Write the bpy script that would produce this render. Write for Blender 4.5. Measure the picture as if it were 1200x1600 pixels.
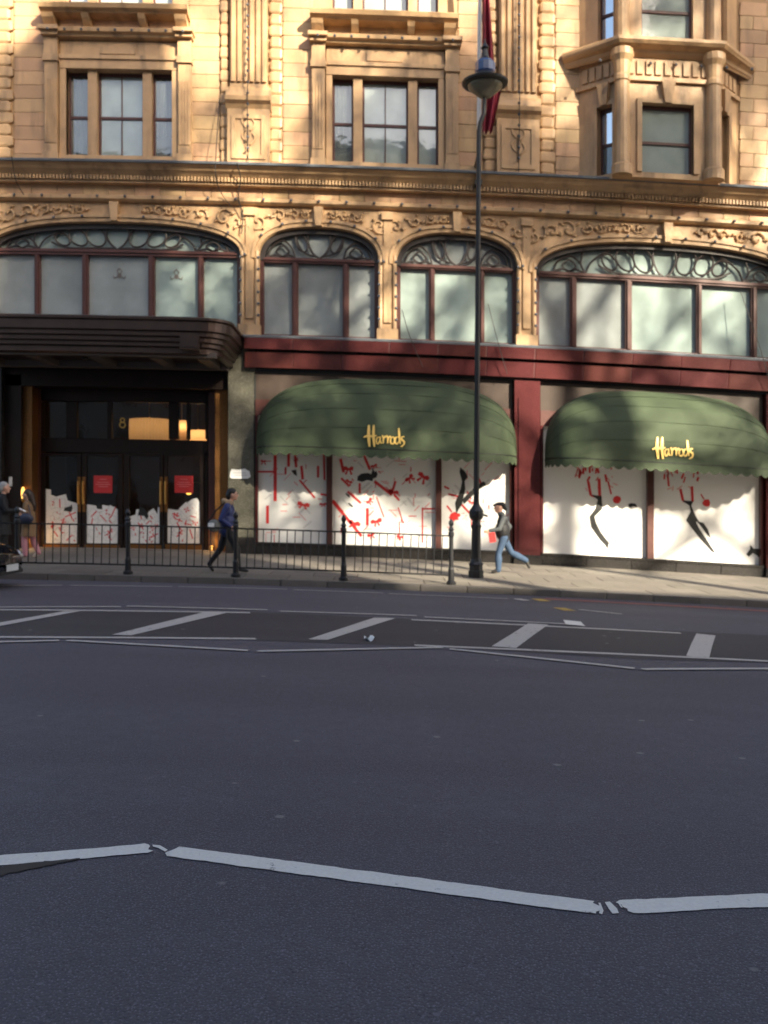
import bpy, bmesh, math, random
from mathutils import Vector, Matrix, noise
random.seed(11)
PI = math.pi
sc = bpy.context.scene
col = sc.collection
for o in list(bpy.data.objects): bpy.data.objects.remove(o)

# ------------------------------------------------------------------ camera, sky, sun, exposure
cd = bpy.data.cameras.new('camera'); cam = bpy.data.objects.new('camera', cd); col.objects.link(cam)
cam.location = (0, 0, 1.6); cam.rotation_euler = (PI/2, 0, 0)
cd.sensor_fit = 'HORIZONTAL'; cd.sensor_width = 36; cd.lens = 45; cd.shift_y = -8/1200
cd.clip_start = 0.1; cd.clip_end = 2000
cd.dof.use_dof = True; cd.dof.focus_distance = 4.6; cd.dof.aperture_fstop = 4.2
sc.camera = cam
SUN_AZ, SUN_EL = math.radians(36), math.radians(25)      # right of the facade's normal, above the horizon
w = bpy.data.worlds.new('World'); sc.world = w; w.use_nodes = True
nt = w.node_tree; nt.nodes.clear()
sky = nt.nodes.new('ShaderNodeTexSky'); sky.sky_type = 'NISHITA'; sky.sun_disc = False
sky.sun_elevation = SUN_EL; sky.sun_rotation = PI - SUN_AZ
sky.dust_density = 3.5; sky.ozone_density = .6; sky.air_density = 1.0
bg = nt.nodes.new('ShaderNodeBackground'); bg.inputs[1].default_value = 0.092
wo = nt.nodes.new('ShaderNodeOutputWorld')
nt.links.new(sky.outputs[0], bg.inputs[0]); nt.links.new(bg.outputs[0], wo.inputs[0])
sl = bpy.data.lights.new('sun', 'SUN'); sl.energy = 5.0; sl.angle = math.radians(0.65); sl.color = (1, .89, .69)
sun = bpy.data.objects.new('sun', sl); col.objects.link(sun); sun.location = (20, -30, 30)
sdir = Vector((-math.sin(SUN_AZ)*math.cos(SUN_EL), math.cos(SUN_AZ)*math.cos(SUN_EL), -math.sin(SUN_EL)))
sun.rotation_euler = sdir.to_track_quat('-Z', 'Y').to_euler()
vs = sc.view_settings
vs.view_transform = 'Standard'; vs.look = 'None'; vs.gamma = 1; vs.use_curve_mapping = False; vs.exposure = 1.8

# ------------------------------------------------------------------ world bent down to the right, so level lines slope as in the image
def fall(x):
    x = max(-16, min(16, x)); return 0.03748*x + 0.001374*x*x
def pav(y): return 0.12 + 0.15*(y-18.65)/6.35              # pavement rises towards the shop front
# image pixels carried onto the facade plane, 60 to the metre
def P(u): return (u-600)/60
def Z(r): return 1.6 + (777.76-r)/60  # r: image row with the bend taken out
def F(u, v, Y=25.0):                                       # image pixel carried onto a plane at distance Y
    X = (u-600)/1500*Y
    return X, 1.6 + (792-v)/1500*Y + fall(X)
def G(u, v, h=1.6):                                        # image pixel carried onto the road
    d = 15.0
    for _ in range(40):
        X = (u-600)/1500*d; d = 1500*(h+fall(X))/(v-792)
    return (u-600)/1500*d, d

# ------------------------------------------------------------------ materials
MATS = {}
def mat(name, color, rough=.6, metal=0, spec=.5, var=0, vscale=3, bump=0, bscale=30, dark=None, objvar=0, coat=0, speck=None, emit=None, es=0, stain=0):
    m = bpy.data.materials.new(name); m.use_nodes = True; n = m.node_tree.nodes; l = m.node_tree.links
    b = n['Principled BSDF']; b.inputs['Roughness'].default_value = rough; b.inputs['Metallic'].default_value = metal
    b.inputs['Specular IOR Level'].default_value = spec; b.inputs['Coat Weight'].default_value = coat
    tc = n.new('ShaderNodeTexCoord'); geo = n.new('ShaderNodeNewGeometry')
    c = None
    rgb = n.new('ShaderNodeRGB'); rgb.outputs[0].default_value = (*color, 1); c = rgb.outputs[0]
    def mixc(fac, a, bb, typ='MIX'):
        x = n.new('ShaderNodeMix'); x.data_type = 'RGBA'; x.blend_type = typ
        if isinstance(fac, float): x.inputs['Factor'].default_value = fac
        else: l.new(fac, x.inputs['Factor'])
        for s, i in ((a, 6), (bb, 7)):
            if hasattr(s, 'links'): l.new(s, x.inputs[i])
            else: x.inputs[i].default_value = (*s, 1)
        return x.outputs[2]
    def ramp(src, p0, p1):
        r = n.new('ShaderNodeMapRange'); r.inputs[1].default_value = p0; r.inputs[2].default_value = p1; l.new(src, r.inputs[0]); return r.outputs[0]
    def noi(scale, detail=6, src=None):
        t = n.new('ShaderNodeTexNoise'); t.inputs['Scale'].default_value = scale; t.inputs['Detail'].default_value = detail
        l.new(src or geo.outputs['Position'], t.inputs['Vector']); return t.outputs['Fac']
    d = dark or tuple(x*.55 for x in color)
    if var: c = mixc(ramp(noi(vscale), .5-.22, .5+.22), mixc(float(var), c, d), c)
    if objvar:
        oi = n.new('ShaderNodeObjectInfo')
        hs = n.new('ShaderNodeHueSaturation'); l.new(c, hs.inputs['Color'])
        mr = n.new('ShaderNodeMapRange'); mr.inputs[3].default_value = 1-objvar; mr.inputs[4].default_value = 1+objvar; l.new(oi.outputs['Random'], mr.inputs[0]); l.new(mr.outputs[0], hs.inputs['Value'])
        mr2 = n.new('ShaderNodeMapRange'); mr2.inputs[3].default_value = .488; mr2.inputs[4].default_value = .508
        w2 = n.new('ShaderNodeMath'); w2.operation = 'FRACT'; w1 = n.new('ShaderNodeMath'); w1.operation = 'MULTIPLY'; w1.inputs[1].default_value = 7.31
        l.new(oi.outputs['Random'], w1.inputs[0]); l.new(w1.outputs[0], w2.inputs[0]); l.new(w2.outputs[0], mr2.inputs[0]); l.new(mr2.outputs[0], hs.inputs['Hue'])
        c = hs.outputs['Color']
    if stain:
        mp = n.new('ShaderNodeMapping'); mp.inputs['Scale'].default_value = (2.2, 2.2, .45); l.new(geo.outputs['Position'], mp.inputs[0])
        c = mixc(ramp(noi(1.6, 8, mp.outputs[0]), .52, .75), c, mixc(float(stain), c, (.06, .04, .03)))
    if speck:
        sp, size, amt = speck
        v = n.new('ShaderNodeTexVoronoi'); v.inputs['Scale'].default_value = size; l.new(geo.outputs['Position'], v.inputs['Vector'])
        c = mixc(ramp(v.outputs['Distance'], amt, amt*.6), c, sp)
    l.new(c, b.inputs['Base Color'])
    if bump:
        bp = n.new('ShaderNodeBump'); bp.inputs['Strength'].default_value = bump; bp.inputs['Distance'].default_value = .02
        l.new(noi(bscale, 8), bp.inputs['Height']); l.new(bp.outputs[0], b.inputs['Normal'])
    if emit: b.inputs['Emission Color'].default_value = (*emit, 1); b.inputs['Emission Strength'].default_value = es
    MATS[name] = m; return m

mat('terracotta', (.54, .34, .178), .55, var=.6, vscale=1.3, bump=.3, bscale=14, objvar=.14, stain=.5)
mat('terracotta_plain', (.52, .328, .17), .5, var=.6, vscale=2, bump=.35, bscale=12, stain=.6)
mat('terracotta_joint', (.40, .26, .14), .9)
mat('lead', (.20, .22, .25), .5, metal=.3, var=.4, vscale=4, bump=.3, bscale=5)
mat('red_granite', (.072, .018, .016), .22, var=.35, vscale=3, speck=((.12, .042, .036), 60, .3), objvar=.1)
mat('black_granite', (.02, .018, .017), .25, var=.4, vscale=5, speck=((.09, .085, .08), 50, .25), objvar=.2)
mat('green_granite', (.105, .10, .078), .25, var=.6, vscale=6, speck=((.26, .25, .21), 38, .28), bump=.15, bscale=30)
mat('brown_panel', (.062, .044, .035), .35, var=.5, vscale=1.2)
mat('bronze', (.085, .058, .05), .38, metal=.75, var=.5, vscale=3)
mat('bronze_soffit', (.15, .125, .11), .5, metal=.2, var=.5, vscale=2)
mat('bronze_amber', (.26, .115, .035), .38, metal=.7, var=.6, vscale=22, bump=.6, bscale=38)
mat('door_bronze', (.022, .012, .009), .45, metal=.5, var=.5, vscale=4)
mat('brass', (.62, .36, .11), .3, metal=.9)
mat('frame_brown', (.085, .03, .024), .4, var=.4, vscale=6)
mat('iron_tracery', (.03, .022, .02), .45)
mat('canvas_green', (.044, .064, .031), .8, var=.45, vscale=1.5, bump=.2, bscale=60)
mat('canvas_seam', (.034, .051, .024), .8)
mat('gold_letter', (.85, .58, .16), .4, metal=.15)
mat('panel_white', (.80, .79, .77), .35, var=.06, vscale=1)
mat('print_red', (.62, .03, .03), .4)
mat('print_red_pale', (.75, .30, .28), .4)
mat('print_grey', (.42, .42, .42), .4)
mat('print_pale', (.62, .61, .60), .4)
mat('print_black', (.02, .02, .02), .4)
mat('poster_red', (.55, .035, .035), .4)
mat('iron_black', (.010, .010, .012), .4, var=.4, vscale=8, bump=.2, bscale=40)
mat('paving', (.175, .155, .13), .75, var=.35, vscale=2.5, bump=.35, bscale=30, objvar=.14, speck=((.12, .11, .1), 5, .07))
mat('paving_joint', (.07, .064, .058), .9)
mat('kerb_granite', (.125, .112, .10), .7, var=.4, vscale=5, bump=.3, bscale=30, objvar=.15)
mat('paint_yellow', (.55, .36, .08), .7, var=.5, vscale=9)
mat('paint_red', (.34, .10, .075), .7, var=.5, vscale=4)
mat('flag_red', (.22, .008, .025), .7, var=.3, vscale=3)
mat('pole_white', (.75, .74, .70), .4)
mat('lamp_glass', (.17, .15, .10), .1, spec=.8)
mat('lamp_blue', (.03, .06, .16), .2, spec=.8)
mat('curtain', (.62, .70, .67), .85, var=.35, vscale=2.5)
mat('curtain_dark', (.36, .40, .40), .85, var=.5, vscale=2)
mat('room_dark', (.03, .028, .027), .9)
mat('lobby_brown', (.07, .03, .015), .6, var=.5, vscale=1)
mat('skin', (.55, .30, .21), .5); mat('hair_dark', (.006, .005, .004), .5); mat('hair_grey', (.32, .31, .30), .6)
mat('hair_brown', (.03, .016, .01), .5)
mat('cloth_blue', (.016, .028, .13), .45, var=.4, vscale=14); mat('cloth_black', (.006, .006, .008), .7, var=.3, vscale=12)
mat('cloth_tan', (.22, .13, .065), .85, var=.3, vscale=12); mat('cloth_pink', (.50, .22, .25), .85)
mat('cloth_grey', (.05, .055, .06), .8); mat('cloth_jeans', (.03, .058, .11), .85, var=.4, vscale=12); mat('cloth_fur', (.38, .26, .15), .95, bump=.8, bscale=80)
mat('shoe_dark', (.02, .018, .017), .4); mat('shoe_pale', (.6, .52, .45), .5); mat('leather_navy', (.02, .025, .05), .4)
mat('bag_grey', (.16, .165, .15), .7); mat('paper', (.8, .8, .78), .6)
mat('bag_red', (.35, .015, .015), .5); mat('car_black', (.012, .013, .017), .12, coat=.8); mat('tyre', (.02, .02, .02), .85); mat('alloy', (.5, .5, .52), .3, metal=.9)
mat('headlamp', (.55, .62, .72), .06, spec=1); mat('plate', (.62, .64, .64), .4); mat('car_glass', (.02, .025, .03), .03, spec=.9); mat('rubber', (.02, .02, .02), .7)
mat('lantern_lit', (.8, .5, .2), .6, emit=(1, .45, .08), es=1.0)
mat('brick_far', (.26, .13, .085), .85, var=.3, vscale=2); mat('stone_far', (.42, .38, .31), .8, var=.3, vscale=2); mat('stucco_far', (.62, .60, .54), .8, var=.2, vscale=1)
mat('slate', (.07, .075, .085), .6, var=.4, vscale=3); mat('win_far', (.05, .06, .07), .08, spec=.8); mat('sash_far', (.7, .7, .68), .5)
mat('chimney_pot', (.42, .2, .11), .8)
mat('bark', (.16, .13, .10), .9, var=.5, vscale=6, bump=.5, bscale=12)
mat('leaf_dry', (.12, .09, .035), .8); mat('bulb', (.10, .10, .11), .15, spec=.9); mat('cable', (.02, .018, .016), .6)
mat('ground_far', (.10, .10, .10), .9)

def glass(name, tint, film, refl=1.0, rough=.02):
    # film: 0 clear pane, 1 fully frosted film of colour tint
    m = bpy.data.materials.new(name); m.use_nodes = True; n = m.node_tree.nodes; l = m.node_tree.links
    n.clear(); out = n.new('ShaderNodeOutputMaterial')
    geo = n.new('ShaderNodeNewGeometry'); ns = n.new('ShaderNodeTexNoise'); ns.inputs['Scale'].default_value = 1.2; ns.inputs['Detail'].default_value = 4
    l.new(geo.outputs['Position'], ns.inputs['Vector'])
    tr = n.new('ShaderNodeBsdfTransparent'); df = n.new('ShaderNodeBsdfDiffuse'); gl = n.new('ShaderNodeBsdfGlossy')
    cr = n.new('ShaderNodeMix'); cr.data_type = 'RGBA'; cr.inputs[6].default_value = (*[x*.72 for x in tint], 1); cr.inputs[7].default_value = (*tint, 1)
    mr = n.new('ShaderNodeMapRange'); mr.inputs[1].default_value = .3; mr.inputs[2].default_value = .7; l.new(ns.outputs['Fac'], mr.inputs[0]); l.new(mr.outputs[0], cr.inputs['Factor'])
    oi = n.new('ShaderNodeObjectInfo'); hs = n.new('ShaderNodeHueSaturation'); m3 = n.new('ShaderNodeMapRange'); m3.inputs[3].default_value = .88; m3.inputs[4].default_value = 1.08
    l.new(oi.outputs['Random'], m3.inputs[0]); l.new(m3.outputs[0], hs.inputs['Value']); l.new(cr.outputs[2], hs.inputs['Color']); l.new(hs.outputs[0], df.inputs[0])
    tr.inputs[0].default_value = (.82, .88, .85, 1); gl.inputs['Roughness'].default_value = rough; gl.inputs[0].default_value = (1, 1, 1, 1)
    bp = n.new('ShaderNodeBump'); bp.inputs['Strength'].default_value = .12; bp.inputs['Distance'].default_value = .05; l.new(ns.outputs['Fac'], bp.inputs['Height']); l.new(bp.outputs[0], gl.inputs['Normal'])
    a = n.new('ShaderNodeMixShader'); a.inputs[0].default_value = film; l.new(tr.outputs[0], a.inputs[1]); l.new(df.outputs[0], a.inputs[2])
    fr = n.new('ShaderNodeFresnel'); fr.inputs[0].default_value = 1.75
    mu = n.new('ShaderNodeMath'); mu.operation = 'MULTIPLY'; mu.inputs[1].default_value = refl; l.new(fr.outputs[0], mu.inputs[0])
    b = n.new('ShaderNodeMixShader'); l.new(mu.outputs[0], b.inputs[0]); l.new(a.outputs[0], b.inputs[1]); l.new(gl.outputs[0], b.inputs[2])
    l.new(b.outputs[0], out.inputs[0]); MATS[name] = m
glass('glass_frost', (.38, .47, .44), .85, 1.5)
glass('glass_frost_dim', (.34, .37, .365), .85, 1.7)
glass('glass_clear', (.42, .48, .46), .28, 2.0)
glass('glass_pale', (.56, .66, .62), .6, 1.8)
glass('glass_door', (.02, .02, .02), .04, .55)

def lampshade(name):
    m = bpy.data.materials.new(name); m.use_nodes = True; n = m.node_tree.nodes; l = m.node_tree.links; n.clear(); out = n.new('ShaderNodeOutputMaterial')
    t = n.new('ShaderNodeBsdfTranslucent'); t.inputs[0].default_value = (.75, .52, .30, 1); d = n.new('ShaderNodeBsdfDiffuse'); d.inputs[0].default_value = (.6, .45, .3, 1)
    x = n.new('ShaderNodeMixShader'); x.inputs[0].default_value = .35; l.new(t.outputs[0], x.inputs[1]); l.new(d.outputs[0], x.inputs[2]); l.new(x.outputs[0], out.inputs[0]); MATS[name] = m
lampshade('shade_lit')
def asphalt(name, base, speckle):
    m = bpy.data.materials.new(name); m.use_nodes = True; n = m.node_tree.nodes; l = m.node_tree.links; b = n['Principled BSDF']
    geo = n.new('ShaderNodeNewGeometry')
    def tex(kind, scale, **k):
        t = n.new(kind); t.inputs['Scale'].default_value = scale
        for q, v in k.items(): t.inputs[q].default_value = v
        l.new(geo.outputs['Position'], t.inputs['Vector']); return t
    def mix(f, a, c):
        x = n.new('ShaderNodeMix'); x.data_type = 'RGBA'; l.new(f, x.inputs['Factor'])
        for s, i in ((a, 6), (c, 7)):
            if hasattr(s, 'links'): l.new(s, x.inputs[i])
            else: x.inputs[i].default_value = (*s, 1)
        return x.outputs[2]
    def rng(s, a, c):
        r = n.new('ShaderNodeMapRange'); r.inputs[1].default_value = a; r.inputs[2].default_value = c; l.new(s, r.inputs[0]); return r.outputs[0]
    big = tex('ShaderNodeTexNoise', .55, Detail=5.0); mid = tex('ShaderNodeTexNoise', 9, Detail=6.0); fine = tex('ShaderNodeTexNoise', 120, Detail=4.0)
    gr = tex('ShaderNodeTexVoronoi', 70); gum = tex('ShaderNodeTexVoronoi', 2.3, Randomness=1.0); gum2 = tex('ShaderNodeTexVoronoi', 5.1)
    c = mix(rng(big.outputs['Fac'], .35, .65), tuple(x*.86 for x in base), tuple(x*1.1 for x in base))
    c = mix(rng(mid.outputs['Fac'], .3, .75), c, tuple(x*.78 for x in base))
    mp = n.new('ShaderNodeMapping'); mp.inputs['Scale'].default_value = (.07, .8, 1); l.new(geo.outputs['Position'], mp.inputs[0])
    lane = n.new('ShaderNodeTexNoise'); lane.inputs['Scale'].default_value = 1.0; lane.inputs['Detail'].default_value = 5; l.new(mp.outputs[0], lane.inputs['Vector'])
    c = mix(rng(lane.outputs['Fac'], .45, .68), c, tuple(x*.72 for x in base))
    c = mix(rng(gr.outputs['Distance'], .32, .12), c, tuple(x*speckle for x in base))
    c = mix(rng(fine.outputs['Fac'], .58, .7), c, tuple(x*1.9 for x in base))
    c = mix(rng(fine.outputs['Fac'], .42, .3), c, tuple(x*.32 for x in base))
    c = mix(rng(gum.outputs['Distance'], .070, .050), c, (.20, .195, .19))
    c = mix(rng(gum2.outputs['Distance'], .075, .05), c, tuple(x*1.45 for x in base))
    l.new(c, b.inputs['Base Color']); b.inputs['Roughness'].default_value = .72; b.inputs['Specular IOR Level'].default_value = .35
    bp = n.new('ShaderNodeBump'); bp.inputs['Strength'].default_value = .7; bp.inputs['Distance'].default_value = .006
    ad = n.new('ShaderNodeMath'); l.new(fine.outputs['Fac'], ad.inputs[0]); l.new(gr.outputs['Distance'], ad.inputs[1]); l.new(ad.outputs[0], bp.inputs['Height']); l.new(bp.outputs[0], b.inputs['Normal'])
    MATS[name] = m
asphalt('asphalt', (.094, .089, .108), 1.9)
asphalt('asphalt_dark', (.054, .050, .056), 1.6)
def roadpaint(name, colr, wear):
    m = bpy.data.materials.new(name); m.use_nodes = True; n = m.node_tree.nodes; l = m.node_tree.links; b = n['Principled BSDF']
    geo = n.new('ShaderNodeNewGeometry'); a = n.new('ShaderNodeTexNoise'); a.inputs['Scale'].default_value = 11; a.inputs['Detail'].default_value = 10; a.inputs['Roughness'].default_value = .7
    l.new(geo.outputs['Position'], a.inputs['Vector'])
    r = n.new('ShaderNodeMapRange'); r.inputs[1].default_value = wear; r.inputs[2].default_value = wear+.05; l.new(a.outputs['Fac'], r.inputs[0])
    a2 = n.new('ShaderNodeTexNoise'); a2.inputs['Scale'].default_value = 60; a2.inputs['Detail'].default_value = 4; l.new(geo.outputs['Position'], a2.inputs['Vector'])
    x0 = n.new('ShaderNodeMix'); x0.data_type = 'RGBA'; l.new(a2.outputs['Fac'], x0.inputs['Factor']); x0.inputs[6].default_value = (*[q*.78 for q in colr], 1); x0.inputs[7].default_value = (*[q*1.1 for q in colr], 1)
    x = n.new('ShaderNodeMix'); x.data_type = 'RGBA'; l.new(r.outputs[0], x.inputs['Factor']); l.new(x0.outputs[2], x.inputs[6]); x.inputs[7].default_value = (.07, .07, .075, 1)
    l.new(x.outputs[2], b.inputs['Base Color']); b.inputs['Roughness'].default_value = .6
    bp = n.new('ShaderNodeBump'); bp.inputs['Strength'].default_value = .4; bp.inputs['Distance'].default_value = .004; l.new(a2.outputs['Fac'], bp.inputs['Height']); l.new(bp.outputs[0], b.inputs['Normal'])
    MATS[name] = m
roadpaint('paint_white', (.50, .47, .44), .60)
roadpaint('paint_white_worn', (.40, .38, .36), .54)
roadpaint('paint_white_fresh', (.78, .76, .70), .63)

# ------------------------------------------------------------------ mesh helpers
class MB:
    def __init__(s): s.v = []; s.f = []; s.m = []; s.mi = 0
    def add(s, vs, fs):
        o = len(s.v); s.v += [tuple(p) for p in vs]; s.f += [tuple(i+o for i in f) for f in fs]; s.m += [s.mi]*len(fs); return s
    def hexa(s, p):
        return s.add(p, [(0, 1, 2, 3), (4, 7, 6, 5), (0, 4, 5, 1), (1, 5, 6, 2), (2, 6, 7, 3), (3, 7, 4, 0)])
    def box(s, x0, x1, y0, y1, z0, z1):
        n = max(1, int(math.ceil((x1-x0)/1.5)))
        for i in range(n):
            a = x0+(x1-x0)*i/n; b = x0+(x1-x0)*(i+1)/n
            if n == 1: s.hexa([(a, y0, z0), (b, y0, z0), (b, y1, z0), (a, y1, z0), (a, y0, z1), (b, y0, z1), (b, y1, z1), (a, y1, z1)])
        if n > 1: s.sweepx([(y0, z0), (y0, z1), (y1, z1), (y1, z0)], x0, x1)
        return s
    def mbox(s, M, x0, x1, y0, y1, z0, z1):
        return s.hexa([M @ Vector(p) for p in [(x0, y0, z0), (x1, y0, z0), (x1, y1, z0), (x0, y1, z0), (x0, y0, z1), (x1, y0, z1), (x1, y1, z1), (x0, y1, z1)]])
    def sweepx(s, prof, x0, x1, step=1.0):
        n = max(1, int(math.ceil((x1-x0)/step))); k = len(prof); vs = []; fs = []
        for i in range(n+1):
            x = x0+(x1-x0)*i/n; vs += [(x, y, z) for y, z in prof]
        for i in range(n):
            for j in range(k):
                a = i*k+j; b = i*k+(j+1) % k; fs.append((a, b, b+k, a+k))
        fs.append(tuple(range(k))); fs.append(tuple(n*k+j for j in reversed(range(k))))
        return s.add(vs, fs)
    def prism(s, poly, y0, y1):                     # polygon in x,z extruded along y
        k = len(poly); vs = [(x, y0, z) for x, z in poly]+[(x, y1, z) for x, z in poly]
        fs = [tuple(range(k)), tuple(reversed(range(k, 2*k)))]+[(i, i+k, (i+1) % k+k, (i+1) % k) for i in range(k)]
        return s.add(vs, fs)
    def flat(s, poly, y): return s.add([(x, y, z) for x, z in poly], [tuple(range(len(poly)))])
    def tube(s, pts, r, n=6, cap=True):
        pts = [Vector(p) for p in pts]; vs = []; fs = []; rs = r if isinstance(r, (list, tuple)) else [r]*len(pts)
        up = None
        for i, p in enumerate(pts):
            t = (pts[min(i+1, len(pts)-1)]-pts[max(i-1, 0)]).normalized()
            if up is None: up = Vector((0, 0, 1)) if abs(t.z) < .9 else Vector((0, 1, 0))
            u = (up-t*up.dot(t)); u = u.normalized() if u.length > 1e-5 else t.orthogonal().normalized(); up = u; q = t.cross(u)
            vs += [p+(u*math.cos(2*PI*j/n)+q*math.sin(2*PI*j/n))*rs[i] for j in range(n)]
        for i in range(len(pts)-1):
            for j in range(n): fs.append((i*n+j, i*n+(j+1) % n, (i+1)*n+(j+1) % n, (i+1)*n+j))
        if cap: fs.append(tuple(reversed(range(n)))); fs.append(tuple((len(pts)-1)*n+j for j in range(n)))
        return s.add(vs, fs)
    def lathe(s, prof, c=(0, 0, 0), n=16, sq=None):
        vs = []; fs = []; k = len(prof)
        for i, (r, z) in enumerate(prof):
            for j in range(n):
                a = 2*PI*(j+.5)/n; vs.append((c[0]+r*math.cos(a), c[1]+r*math.sin(a), c[2]+z))
        for i in range(k-1):
            for j in range(n): fs.append((i*n+j, i*n+(j+1) % n, (i+1)*n+(j+1) % n, (i+1)*n+j))
        fs.append(tuple(reversed(range(n)))); fs.append(tuple((k-1)*n+j for j in range(n)))
        return s.add(vs, fs)
    def ball(s, c, r, n=8, m=5):
        sx, sy, sz = r if isinstance(r, (tuple, list)) else (r, r, r)
        vs = [(c[0], c[1], c[2]-sz)]; fs = []
        for i in range(1, m):
            t = PI*i/m
            for j in range(n): a = 2*PI*j/n; vs.append((c[0]+sx*math.sin(t)*math.cos(a), c[1]+sy*math.sin(t)*math.sin(a), c[2]-sz*math.cos(t)))
        vs.append((c[0], c[1], c[2]+sz)); e = len(vs)-1
        for j in range(n): fs.append((0, 1+(j+1) % n, 1+j)); fs.append((e, e-n+j, e-n+(j+1) % n))
        for i in range(m-2):
            for j in range(n): a = 1+i*n; fs.append((a+j, a+(j+1) % n, a+n+(j+1) % n, a+n+j))
        return s.add(vs, fs)
    def band(s, path, half, y0, y1):                # rectangular bar following a path in x,z
        n = len(path); inn = []; out = []
        for i, (x, z) in enumerate(path):
            ax, az = path[max(i-1, 0)]; bx, bz = path[min(i+1, n-1)]
            dx, dz = bx-ax, bz-az; L = math.hypot(dx, dz) or 1; nx, nz = -dz/L, dx/L
            h = half[i] if isinstance(half, (list, tuple)) else half
            inn.append((x-nx*h, z-nz*h)); out.append((x+nx*h, z+nz*h))
        vs = []
        for i in range(n): vs += [(inn[i][0], y0, inn[i][1]), (out[i][0], y0, out[i][1]), (out[i][0], y1, out[i][1]), (inn[i][0], y1, inn[i][1])]
        fs = []
        for i in range(n-1):
            for j in range(4): fs.append((i*4+j, i*4+(j+1) % 4, i*4+4+(j+1) % 4, i*4+4+j))
        fs.append((0, 1, 2, 3)); fs.append(tuple((n-1)*4+j for j in (3, 2, 1, 0)))
        return s.add(vs, fs)
    def grid(s, fn, nu, nv):
        vs = [fn(i/nu, j/nv) for i in range(nu+1) for j in range(nv+1)]; k = nv+1
        return s.add(vs, [(i*k+j, (i+1)*k+j, (i+1)*k+j+1, i*k+j+1) for i in range(nu) for j in range(nv)])
    def mesh(s, name, mats, off=(0, 0, 0), settle=True, smooth=False):
        vs = [(x-off[0], y-off[1], z-(fall(x) if settle else 0)-off[2]) for x, y, z in s.v]  # vertices lowered by the added world bend
        me = bpy.data.meshes.new(name); me.from_pydata(vs, [], s.f)
        for m in (mats if isinstance(mats, (list, tuple)) else [mats]): me.materials.append(MATS[m])
        me.polygons.foreach_set('material_index', s.m)
        if smooth: me.polygons.foreach_set('use_smooth', [True]*len(s.f))
        bm = bmesh.new(); bm.from_mesh(me); bmesh.ops.recalc_face_normals(bm, faces=bm.faces); bm.to_mesh(me); bm.free()
        me.update(); return me
ORG = {}
def origin(o):
    while o.parent: o = o.parent
    return tuple(o.location)
def tag(o, label=None, cat=None, group=None, kind=None):
    if label: o['label'] = label
    if cat: o['category'] = cat
    if group: o['group'] = group
    if kind: o['kind'] = kind
    return o
def thing(name, loc, label, cat, group=None, rz=0):
    o = bpy.data.objects.new(name, None); o.empty_display_size = .2; col.objects.link(o)
    o.location = (loc[0], loc[1], loc[2]-fall(loc[0])); o.rotation_euler = (0, 0, rz)
    return tag(o, label, cat, group)
def part(mb, name, mats, parent, local=False, smooth=False, kind=None, label=None):
    off = (0, 0, 0) if local else origin(parent)
    o = bpy.data.objects.new(name, mb.mesh(name, mats, off, not local, smooth)); col.objects.link(o); o.parent = parent
    if kind: o['kind'] = kind
    if label: o['label'] = label
    return o
def solo(mb, name, mats, loc, local=False, smooth=False):
    l = (loc[0], loc[1], loc[2]-fall(loc[0]))
    o = bpy.data.objects.new(name, mb.mesh(name, mats, (0, 0, 0) if local else l, not local, smooth)); col.objects.link(o); o.location = l
    return o
def piece(mesh, name, parent, c, size=(1, 1, 1), rot=(0, 0, 0)):
    og = origin(parent)
    o = bpy.data.objects.new(name, mesh); col.objects.link(o); o.parent = parent
    o.location = (c[0]-og[0], c[1]-og[1], c[2]-fall(c[0])-og[2]); o.scale = size
    o.rotation_euler = (rot[0], rot[1]+math.atan(fall(c[0]+.5)-fall(c[0]-.5)), rot[2]); return o
def unit_block(name, m, bev=.04):
    bm = bmesh.new(); bmesh.ops.create_cube(bm, size=1)
    bmesh.ops.bevel(bm, geom=list(bm.edges), offset=bev, segments=1, affect='EDGES')
    me = bpy.data.meshes.new(name); bm.to_mesh(me); bm.free(); me.materials.append(MATS[m]); return me
def spline(pts, n=8):
    out = []
    q = [pts[0]]+list(pts)+[pts[-1]]
    for i in range(1, len(q)-2):
        for k in range(n):
            t = k/n; out.append(tuple(.5*((2*b)+(c-a)*t+(2*a-5*b+4*c-d)*t*t+(3*b-a-3*c+d)*t**3) for a, b, c, d in zip(q[i-1], q[i], q[i+1], q[i+2])))
    out.append(tuple(pts[-1])); return out

# ------------------------------------------------------------------ ground, road, pavement
KERB = 18.55
b = MB(); b.grid(lambda s, t: (-400+800*s, -400+800*t, -.35), 40, 4)
tag(solo(b, 'ground', 'ground_far', (0, 0, 0)), kind='structure')
b = MB(); b.grid(lambda s, t: (-120+240*s, -3.6+(KERB+3.64)*t, 0), 160, 6)
road = tag(solo(b, 'road', 'asphalt', (0, 0, 0)), kind='structure')
def ground_poly(pts, h):                               # polygon on the road, points in image pixels
    q = [G(u, v) for u, v in pts]; return q
def mark(name, pts, h, m, n=10):
    # strip between two edges; pts are (u,v) corner points: near-left, near-right, far-right, far-left
    a, bb, c, d = [Vector(G(u, v)) for u, v in pts]
    mb = MB()
    def fn(s, t):
        p = a.lerp(bb, s); q = d.lerp(c, s); r = p.lerp(q, t)
        e = Vector((noise.noise((r.x*3.1, r.y*3.1, 2.0)), noise.noise((r.x*3.1, r.y*3.1, 7.0))))*.012*(1 if t in (0, 1) or s in (0, 1) else 0)
        return (r.x+e.x, r.y+e.y, h)
    mb.grid(fn, max(n, int((bb-a).length*6)), 2)
    return part(mb, name, m, road)
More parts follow.
